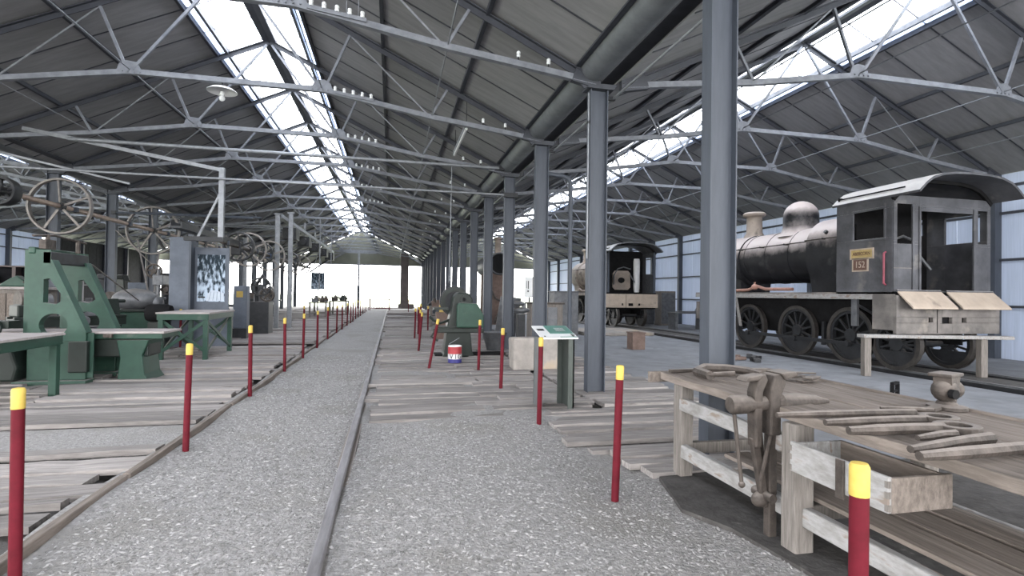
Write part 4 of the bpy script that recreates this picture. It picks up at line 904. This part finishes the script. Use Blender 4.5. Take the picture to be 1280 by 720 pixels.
# upright panel with an old photograph
t = thing('photo_panel', 'tall blue-grey panel carrying a black-and-white workshop photograph', 'display panel', (0,16.4,0))
P('pillar', MB().box(-5.95,-5.45,-.25,.2,0,3.05), M['bluegrey'], t, bevel=.01)
P('pillar_web', MB().box(-5.45,-5.40,-.3,.25,0,2.95), M['column'], t)
P('panel', MB().box(-5.40,-4.52,0,.06,0,2.80), M['bluegrey'], t, bevel=.005)
ph = bpy.data.materials.new('old_photograph'); ph.use_nodes = True; nt = ph.node_tree; N = nt.nodes; L = nt.links
tc = N.new('ShaderNodeTexCoord'); mp = N.new('ShaderNodeMapping'); mp.inputs['Scale'].default_value = (9,1,3.2); L.new(tc.outputs['Object'], mp.inputs[0])
no = N.new('ShaderNodeTexNoise'); no.inputs['Scale'].default_value = 1.6; no.inputs['Detail'].default_value = 7; L.new(mp.outputs[0], no.inputs['Vector'])
sp = N.new('ShaderNodeSeparateXYZ'); L.new(tc.outputs['Object'], sp.inputs[0])
mr = N.new('ShaderNodeMapRange'); mr.inputs[1].default_value = 2.6; mr.inputs[2].default_value = 1.3; mr.inputs[3].default_value = -.03; mr.inputs[4].default_value = .17; L.new(sp.outputs['Z'], mr.inputs[0])
ad = N.new('ShaderNodeMath'); ad.operation = 'ADD'; L.new(no.outputs['Fac'], ad.inputs[0]); L.new(mr.outputs[0], ad.inputs[1])
rp = N.new('ShaderNodeValToRGB'); rp.color_ramp.elements[0].position = .50; rp.color_ramp.elements[0].color = (.018,.027,.036,1); rp.color_ramp.elements[1].position = .68; rp.color_ramp.elements[1].color = (.34,.41,.50,1)
L.new(ad.outputs[0], rp.inputs[0]); L.new(rp.outputs[0], N['Principled BSDF'].inputs['Base Color']); N['Principled BSDF'].inputs['Roughness'].default_value = .8; N['Principled BSDF'].inputs['Specular IOR Level'].default_value = .1
pp = P('photograph', MB().box(-5.33,-4.62,-.012,0,1.28,2.60), ph, t)
M['pale'] = mat('photo_pale', (.38,.43,.5), (.31,.36,.43), 6, .4)
P('photo_shape', MB().prism([(-5.1,1.30),(-4.64,1.30),(-4.64,1.52),(-4.8,1.58),(-4.95,1.60),(-5.06,1.50)],-.016,-.012,'y'), M['pale'], pp)
for k in range(4): P('photo_shape', MB().bar((-5.02+.1*k,-.018,1.31),(-4.97+.08*k,-.018,1.56),.004,.014), M['bluegrey'], pp)
P('photo_shape', MB().box(-5.30,-5.12,-.016,-.012,1.38,1.42), M['ink'], pp)
t = thing('photo_panel', 'smaller hanging photograph board above the far left junk bench', 'display panel', (-4.75,36.6,0))
P('panel', MB().box(-.42,.42,-.03,.03,1.75,2.85), ph, t); P('hanger', MB().tube((-.35,0,2.85),(0,0,4.2),.02,n=6).tube((.35,0,2.85),(0,0,4.2),.02,n=6).box(-.04,.04,.03,.08,0,2.85), M['galv'], t)

# ------------------------------------------------------------------ line shafts, pulleys, belts
def pulley_mb(r, w=.16, n=28, sp=5):
    b = MB().lathe([(r-.05,-w/2),(r,-w/2),(r+.012,0),(r,w/2),(r-.05,w/2),(r-.05,-w/2)],axis='y',n=n); b.f = b.f[:-2]
    b.lathe([(.03,-w*.6),(.09,-w*.6),(.09,w*.6),(.03,w*.6)],axis='y',n=12)
    for i in range(sp):
        a = 2*math.pi*i/sp+.4; b.bar((.07*math.cos(a),0,.07*math.sin(a)),((r-.03)*math.cos(a),0,(r-.03)*math.sin(a)),.035,.06)
    return b
def line_shaft(label, x, z, y0, y1, pulleys, hang, sm):
    t = thing('line_shaft', label, 'line shaft', (x,0,z)); s = P('shaft', MB().tube((0,y0,0),(0,y1,0),.07,n=12), sm, t, smooth=True)
    for y,r,w,m in pulleys: 
        p = P('pulley', pulley_mb(r,w), M[m], t, smooth=True, loc=(0,y,0)); P('hub', MB().tube((0,-w*.75,0),(0,w*.75,0),.11,n=12), M['blue'] if m=='pulley' and r<.8 and r>.6 else M['dsteel'], p, smooth=True)
    for y in hang: P('hanger_bearing', MB().cb((-.12 if x<-8 else 0,y,0),(.5 if x<-8 else .2,.12,.14)).tube((0,y-.1,0),(0,y+.1,0),.085), M['column'], t, bevel=.01)
    return t
line_shaft('long rust-brown overhead line shaft with large pulleys along the left columns', -9.25,3.93,14.2,44,[(15.2,.34,.3,'dsteel'),(17.5,.80,.14,'pulley'),(23.5,.95,.16,'pulley'),(25.9,.75,.2,'dsteel'),(29.3,.6,.2,'pulley'),(33,.8,.16,'pulley'),(38,.7,.16,'dsteel')],[18.12,21.45,24.78,28.1,31.4,34.8,38.1,41.4],M['shaft'])
line_shaft('shorter overhead line shaft with pulleys beyond the photograph panel', -4.95,3.05,17.2,34,[(19.0,.48,.2,'dsteel'),(20.2,.6,.12,'pulley'),(22.2,.42,.25,'dsteel'),(23.4,.62,.12,'pulley'),(27.5,.5,.2,'dsteel'),(31,.55,.14,'pulley')],[17.6,21.2,25,29,33],M['iron'])
t = thing('channel_beam', 'dark steel channel beam over the photograph panel carrying the short shaft', 'beam', (-5.0,0,3.02)); P('web', MB().box(-.12,.12,13.9,19.2,.04,.09).box(-.12,-.10,13.9,19.2,.09,.2).box(.10,.12,13.9,19.2,.09,.2), M['dsteel'], t); P('end_bracket', MB().cb((0,18.9,-.05),(.3,.2,.4)), M['dsteel'], t, bevel=.02)
def belt(label, p0, p1, w=.05):
    t = thing('drive_belt', label, 'belt', p0); d = Vector(p1)-Vector(p0); P('strap', MB().bar((0,0,0),d,w,.012), M['belt'], t)
belt('slanting drive belt from the second left column shaft to the far machine', (-9.2,20.5,3.6),(-7.6,22.5,1.25),.06)
belt('steep drive belt beside the second left column', (-9.0,21.6,3.4),(-8.2,20.6,1.4))
belt('near upright drive belt dropping from the largest pulley', (-9.0,23.45,3.1),(-8.9,22.8,1.5))
belt('thin belt from planer frame down to the covered machine', (-5.5,11.4,2.05),(-6.5,15.75,1.3),.03)

# hanging frame above the photo panel and cross pipes
t = thing('pipe_support', 'pale steel hanging frame with diagonal brace above the photograph panel', 'frame', (0,14.75,0))
P('drop_post', MB().box(-4.33,-4.21,-.06,.06,2.9,4.72), M['galv'], t); P('sloping_bar', MB().bar((-8.6,0,5.38),(-4.25,0,4.66),.07,.09), M['galv'], t)
P('brace', MB().bar((-4.80,.02,2.95),(-4.22,.02,4.28),.05,.05), M['galv'], t); P('foot', MB().box(-5.1,-4.2,-.08,.08,2.84,2.95), M['dsteel'], t)
P('sloping_bar', MB().bar((-9.6,.6,4.95),(-6.6,.6,4.3),.05,.05), M['galv'], t)
for z,xa,lab in ((5.17,-7.6,'upper pale cross pipe spanning the aisle to the fourth column'),(4.42,-9.6,'lower pale cross pipe spanning the aisle to the fourth column')):
    t = thing('cross_pipe', lab, 'pipe', (0,14.62,z)); P('pipe', MB().tube((xa,0,0),(3.0 if z>5 else 3.42,0,0),.045 if z>5 else .03,n=12), M['galv'], t, smooth=True); P('clamp', MB().box(2.9 if z>5 else 3.05,3.05 if z>5 else 3.45,-.05,.05,-.06,.06), M['dsteel'], t)
for k,(y,z) in enumerate(((21.3,4.3),(22.6,4.5),(26.5,4.62),(28,4.7))):
    t = thing('cross_pipe', f'{["lowest dark","second dark","third grey","topmost grey"][k]} cross bar between the left columns and the twin posts', 'pipe', (0,y,z)); P('pipe', MB().tube((-9.6,0,0),(-5.1,0,0),.035,n=8), M['column'] if k<2 else M['galv'], t, smooth=True); P('clamp', MB().box(-9.7,-9.55,-.06,.06,-.06,.06), M['dsteel'], t)
for k,(x,y,z) in enumerate(((-4.78,24.1,4.85),(-4.30,24.35,4.95),(-8.0,32.0,4.5))):
    t = thing('support_post', ['pale steel support post, left of the twin posts beyond the photo panel','pale steel support post, right of the twin posts beyond the photo panel','grey steel post behind the twin posts'][k], 'post', (x,y,0)); P('shaft', MB().box(-.09,.09,-.02,.02,0,z).box(-.09,-.07,-.07,.07,0,z).box(.07,.09,-.07,.07,0,z), M['galv'], t); P('head', MB().box(-.14,.14,-.1,.1,z,z+.05), M['galv'], t); P('foot', MB().box(-.15,.15,-.12,.12,0,.03), M['galv'], t)
t = thing('shaft_gantry', 'dark overhead gantry beam with bracketed motors left of the aisle', 'gantry', (-4.75,0,0))
P('beam', MB().box(-.12,.12,24.3,45,4.75,4.9), M['galv'], t)
for k in range(5):
    y = 27+k*4; P('motor', MB().box(-.3,.3,y-.5,y+.5,4.05,4.6).tube((0,y-.6,4.3),(0,y+.7,4.3),.2,n=12), M['dsteel'], t, bevel=.03); P('arm', MB().bar((-.1,y,4.1),(-1.6,y+1,3.1),.08,.1), M['dsteel'], t); P('hanger', MB().box(-.04,.04,y-.04,y+.04,4.6,5.4), M['galv'], t)
for k,(x,y) in enumerate(((-4.0,31.44),(-3.75,34.77))):
    t = thing('gantry_drop_rod', ['thin pale drop rod left of the bright doorway','thin pale drop rod nearest the bright doorway'][k], 'rod', (x,y,0)); P('rod', MB().tube((0,0,1.7+k*.3),(0,0,5.73),.03,n=6), M['galv'], t); P('arm', MB().bar((0,0,1.9+k*.3),(-.7,0,1.2+k*.2),.03,.03), M['galv'], t)

# ------------------------------------------------------------------ left machines
def lathe_machine(label, x, y, rz, g, seed=0):
    t = thing('lathe', label, 'machine', (x,y,0), rz); rr = random.Random(seed)
    P('bed', MB().box(-1.1,1.1,-.18,.18,.72,.92).box(-1.1,1.1,-.2,-.12,.9,.96).box(-1.1,1.1,.12,.2,.9,.96), g, t, bevel=.01)
    for xx in (-.85,.85): P('leg', MB().prism([(xx-.22,0),(xx+.22,0),(xx+.14,.2),(xx+.14,.72),(xx-.14,.72),(xx-.14,.2)],-.2,.2,'y'), g, t, bevel=.015)
    P('headstock', MB().box(-1.05,-.5,-.2,.2,.96,1.22).prism([(-1.0,1.2),(-.55,1.2),(-.65,1.42),(-.9,1.42)],-.17,.17,'y'), g, t, bevel=.03)
    P('cone_pulley', MB().lathe([(.03,-.2),(.2,-.2),(.2,-.08),(.16,-.08),(.16,.04),(.12,.04),(.12,.16),(.03,.16)],(-.78,0,1.32),'x',18), M['iron'], t, smooth=True)
    P('chuck', MB().lathe([(.03,0),(.17,0),(.17,.1),(.1,.12),(.03,.12)],(-.5,0,1.3),'x',18), M['gsteel'], t, smooth=True)
    P('carriage', MB().box(-.1,.35,-.3,.3,.95,1.06).box(0,.22,-.12,.12,1.06,1.2).lathe([(.08,-.02),(.11,-.02),(.11,.02),(.08,.02)],(.12,-.36,.85),'y',14), M['gsteel'], t, bevel=.01)
    P('tailstock', MB().prism([(.6,.96),(1.0,.96),(.95,1.36),(.68,1.36)],-.12,.12,'y').tube((.55,0,1.3),(1.15,0,1.3),.05), g, t, bevel=.02)
    return t
lathe_machine('green lathe with dusty headstock behind the planing machine', -7.3,14.3,.9,M['greend'],1)
lathe_machine('grey-green lathe beside the second left column', -7.9,19.0,1.2,M['gsteel'],2)
lathe_machine('dark lathe behind the photograph panel', -7.6,24.0,1.3,M['dsteel'],3)
lathe_machine('dark lathe farther back beside the twin posts', -6.8,30.0,1.4,M['dsteel'],4)
lathe_machine('dark lathe at the far left beyond the steel columns', -13.2,19.5,.4,M['greend'],5)
lathe_machine('grey lathe in the left bay below the large pulleys', -12.5,25.5,.4,M['gsteel'],6)
t = thing('covered_machine', 'green machine topped by a dusty grey rounded hood left of the table', 'machine', (-6.75,16.3,0), .2)
P('base', MB().prism([(-.5,0),(.5,0),(.42,.3),(.4,1.0),(-.4,1.0),(-.42,.3)],-.35,.35,'y'), M['green'], t, bevel=.03); P('hood', MB().blob((-.05,0,1.32),(.55,.35,.30),16,10).blob((.4,0,1.25),(.2,.2,.2),12,8), M['gsteel'], t, smooth=True); P('tray', MB().box(-.6,.6,-.42,.42,1.0,1.06), M['greend'], t, bevel=.01)
t = thing('electric_motor', 'black round electric motor on a stand beside the green table', 'motor', (-5.95,15.6,0))
P('stand', MB().box(-.2,.2,-.2,.2,0,.75), M['greend'], t, bevel=.02); P('body', MB().lathe([(.05,-.3),(.2,-.28),(.23,-.2),(.23,.2),(.2,.28),(.05,.3)],(0,0,.98),'x',20), M['dark'], t, smooth=True); P('shaft', MB().tube((.3,0,.98),(.9,.1,1.0),.06), M['gsteel'], t, smooth=True)
t = thing('drill_press', 'tall dark drilling machine with gears between the left columns', 'machine', (-8.0,21.2,0))
P('base', MB().box(-.4,.4,-.5,.4,0,.12), M['dsteel'], t, bevel=.02); P('pillar', MB().tube((0,.2,.1),(0,.2,2.2),.12,n=16), M['dsteel'], t, smooth=True); P('head', MB().box(-.16,.16,-.45,.35,1.75,2.1).tube((0,-.35,1.3),(0,-.35,2.3),.06), M['gsteel'], t, bevel=.03)
P('table', MB().lathe([(.05,.9),(.32,.92),(.32,.98),(.05,.98)],(0,-.3,0),'z',20), M['gsteel'], t, smooth=True); P('gear', pulley_mb(.26,.1), M['iron'], t, smooth=True, loc=(-.25,-.1,2.25)); P('gear', pulley_mb(.18,.12), M['iron'], t, smooth=True, loc=(.2,-.2,1.6))
t = thing('tool_cabinet', 'old wooden cupboard bench with a green vise at the far left', 'bench', (-9.5,16.5,0))
P('carcass', MB().box(-1.3,.5,-.5,.5,0,1.55), M['pole'], t, bevel=.01); P('top', MB().box(-1.4,.6,-.56,.56,1.55,1.62), M['tabletop'], t, bevel=.01)
for x in (-.95,-.35,.2): P('door', MB().box(x-.26,x+.26,-.53,-.5,.15,1.45), M['woody'], t, bevel=.006)
t = thing('green_vise', 'green bench vise on the wooden cupboard at the far left', 'vise', (-9.6,16.4,1.62)); P('body', MB().prism([(-.35,0),(.3,0),(.2,.18),(.05,.3),(-.1,.22),(-.3,.08)],-.12,.12,'y'), M['green'], t, bevel=.03); P('handle', MB().tube((.25,-.2,.12),(.4,.2,.2),.02), M['iron'], t)
t = thing('blue_grey_tank', 'blue-grey steel tank with a yellow label behind the green table', 'tank', (-4.9,19.2,0)); P('body', MB().box(-.2,.22,-.2,.2,.35,1.76), M['bluegrey'], t, bevel=.03); P('stand', MB().box(-.2,.22,-.2,.2,0,.35), M['dsteel'], t); P('yellow_label', MB().box(-.1,.1,-.21,-.2,1.38,1.58), M['mustard'], t)
t = thing('gear_machine', 'dark machine with jumbled gears beside the photograph panel', 'machine', (-4.75,21.5,0)); P('base', MB().box(-.4,.3,-.4,.4,0,1.2), M['dsteel'], t, bevel=.03); P('gears', pulley_mb(.35,.12), M['dsteel'], t, loc=(0,-.3,1.75)); P('gears', pulley_mb(.25,.2), M['iron'], t, loc=(.2,-.2,1.45)); P('arm', MB().path([(-.2,0,1.2),(-.25,0,1.8),(0,0,2.2),(.2,-.1,1.9)],.07), M['dsteel'], t, smooth=True)
for k,(x,y,h) in enumerate(((-11.5,28,1.9),(-6.6,20.5,1.75))):
    t = thing('steel_locker', ['tall blue-grey locker under the left bay opening','blue-grey locker behind the photograph panel'][k], 'locker', (x,y,0)); P('body', MB().box(-.4,.4,-.3,.3,0,h), M['bluegrey'], t, bevel=.02); P('door', MB().box(-.36,.36,-.32,-.3,.1,h-.1), M['bluegrey'], t, bevel=.005)
def column_machine(label, x, y, rz, g, h=1.9):
    t = thing('milling_machine', label, 'machine', (x,y,0), rz)
    P('base', MB().box(-.45,.45,-.5,.4,0,.14), g, t, bevel=.03)
    P('column', MB().prism([(-.28,.14),(.28,.14),(.22,h-.3),(.12,h),(-.12,h),(-.22,h-.3)],-.05,.38,'y'), g, t, bevel=.04)
    P('overarm', MB().box(-.13,.13,-.55,.4,h-.22,h-.02), g, t, bevel=.03)
    P('knee', MB().prism([(-.5,.95),(-.05,.55),(-.05,.98)],-.2,.2,'x'), g, t, bevel=.02)
    P('work_table', MB().box(-.65,.65,-.5,-.12,.98,1.08), M['gsteel'], t, bevel=.01)
    P('cone_pulley', MB().lathe([(.03,-.22),(.24,-.22),(.24,-.1),(.19,-.1),(.19,.02),(.14,.02),(.14,.14),(.03,.14)],(0,.55,h-.45),'y',20), M['iron'], t, smooth=True)
    P('hand_wheel', pulley_mb(.17,.04,18,4), M['iron'], t, smooth=True, loc=(.3,-.58,.8))
    return t
column_machine('dark milling machine behind the grey rounded hood and green table', -6.5,22.0,.3,M['dsteel'],2.0)
column_machine('dark milling machine behind the second left column', -11.2,24.2,.2,M['dsteel'],2.2)
column_machine('green-black milling machine in the left bay beside the dark wall', -13.0,29.5,-.2,M['greend'],2.3)
column_machine('grey milling machine behind the tank with the yellow label', -6.0,26.5,.1,M['gsteel'],1.9)
column_machine('small dark milling machine beyond the far twin posts', -7.4,35.5,.1,M['dsteel'],1.9)
t = thing('wooden_rack', 'dark timber storage rack standing in the left bay behind the pulleys', 'rack', (-13.6,23.2,0), .25)
for x in (-1.2,0,1.2): P('upright', MB().box(x-.05,x+.05,-.3,.3,0,2.4), M['endpost'], t)
for z in (.3,1.0,1.7,2.35): P('shelf', MB().box(-1.25,1.25,-.3,.3,z,z+.05), M['endpost'], t)
P('back_sheet', MB().box(-1.25,1.25,.3,.33,0,2.4), M['cladb'], t)
for k,(x,z) in enumerate(((-.8,.35),(-.2,1.05),(.6,.35),(.5,1.05),(-.7,1.75),(.8,1.75))):
    a = .25; o = thing('stored_casting', ['round rusty casting on the low left rack shelf','grey block casting on the middle rack shelf, left','round casting on the low right rack shelf','dark casting on the middle rack shelf, right','pale casting on the upper rack shelf, left','dark casting on the upper rack shelf, right'][k], 'casting', (-13.6+x*math.cos(a),23.2+x*math.sin(a),z), a, 'castings on the wooden rack')
    P('casting', MB().lathe([(.14,0),(.2,.05),(.17,.25),(.1,.3),(.08,.4)],n=12) if k%2==0 else MB().cb((0,0,.15),(.5,.3,.3)).cb((.1,0,.36),(.2,.2,.14)), [M['rust'],M['gsteel'],M['iron'],M['dsteel']][k%4], o, smooth=True)
rpost(-5.55,15.9,'short faded red post behind the green table')
rpost(-3.1,20.4,'red post standing behind the line of posts beside the twin steel posts')

# ------------------------------------------------------------------ overhead fittings
ins = MB().lathe([(.01,0),(.03,.0),(.034,.03),(.026,.045),(.034,.06),(.03,.085),(.012,.10)],n=12).mesh('porcelain_bell', M['porc']); smoothshade(ins)
pin = MB().tube((0,0,-.10),(0,0,.01),.012,n=6).mesh('pin', M['dsteel'])
n_i = 0
for k,y in enumerate(ROWS[1:11]):
    for j,x in enumerate((1.9,2.4)):
        d = abs(x-CEN); z = 5.40-(d-4.0)*(.30/2.42)+.11
        t = thing('insulator', f'white porcelain insulator on the {ORD[k+1]} truss, {"left" if j==0 else "right"} of the pair by the columns', 'insulator', (x,y,z), 0, 'insulators by the right columns'); link('porcelain_bell', ins, t); link('pin', pin, t)
rack = MB().box(-.42,.42,-.01,.01,-.03,.03).mesh('rack_bar', M['steel'])
for k,y in enumerate(ROWS[1:7]):
    t = thing('insulator_rack', f'pale bar of five insulators on the tie beam of the {ORD[k+1]} truss', 'insulator rack', (-.85,y-.06,5.68), 0, 'insulator racks'); r = link('rack_bar', rack, t); r.rotation_euler = (0,.12,0)
    for j in range(5): link('porcelain_bell', ins, t, (-.36+.18*j,0,.065-.022*j))
t = thing('fluorescent_lamp', 'white fluorescent tube lamp hanging under the right roof slope', 'lamp', (1.55,12.9,5.26)); P('tube', MB().tube((0,-1.3,0),(0,1.0,0),.03,n=12), M['white'], t, smooth=True); P('batten', MB().box(-.04,.04,-1.35,1.05,.03,.08), M['galv'], t); P('hanger', MB().tube((0,-1.3,.05),(0,-1.3,.62),.01,n=6).tube((0,.8,.05),(0,.8,.6),.01,n=6), M['dsteel'], t)
t = thing('pendant_lamp', 'enamel pendant lamp with white bulb hanging from the second truss', 'lamp', (-3.35,11.46,5.55)); P('shade', MB().lathe([(.05,.1),(.08,.09),(.2,.05),(.27,.0),(.275,-.01),(.26,-.005),(.19,.035),(.06,.07)],n=28), M['white'], t, smooth=True); P('bulb', MB().blob((0,0,-.05),(.045,.045,.05),14,10).blob((0,0,-.14),(.055,.055,.06),14,10), M['porc'], t, smooth=True); P('cord', MB().tube((0,0,.08),(0,0,.2),.012,n=6), M['dsteel'], t)
t = thing('downpipe', 'grey downpipe bending down beside the third column', 'pipe', (0,11.75,0)); P('pipe', MB().path([(3.42,0,4.42),(3.85,0,4.38),(3.98,0,4.34),(4.04,0,4.24),(4.05,0,4.0),(4.06,0,.05)],.05,12), M['column'], t, smooth=True); P('shoe', MB().path([(4.06,0,.12),(4.1,-.1,.05)],.055,10), M['column'], t)
t = thing('conduit', 'pale conduit running along the tops of the right-hand columns', 'conduit', (3.52,0,4.86)); P('pipe', MB().tube((0,4.8,0),(0,40,0),.022,n=8), M['galv'], t, smooth=True); P('clip', MB().box(-.12,.03,8.1,8.16,-.03,.03).box(-.12,.03,11.4,11.46,-.03,.03), M['dsteel'], t)
t = thing('column_conduit', 'thin conduit running up the left edge of the second column', 'conduit', (3.075,8.08,0)); P('pipe', MB().tube((0,0,2.2),(0,0,4.9),.012,n=6), M['galv'], t); P('clip', MB().box(-.02,.02,-.02,.02,4.4,4.44), M['dsteel'], t)
t = thing('hanging_chain', 'thin hanging chain dropping from the roof above the punching machine', 'chain', (1.55,14.79,0)); P('links', MB().path([(0,0,1.9),(.02,0,3.2),(.03,0,5.27)],.012,6), M['galv'], t); P('hook', MB().path([(0,0,1.92),(.03,0,1.84),(0,0,1.78),(-.03,0,1.84)],.012,6), M['dsteel'], t)
for k,(x,y) in enumerate(((-.72,8.1),(-.55,8.1))):
    t = thing('hanging_wire', ['thin vertical wire on the first visible truss, left of two','thin vertical wire on the first visible truss, right of two'][k], 'wire', (x,y,0)); P('wire', MB().tube((0,0,5.6),(0,0,6.7),.005,n=5), M['galv'], t)
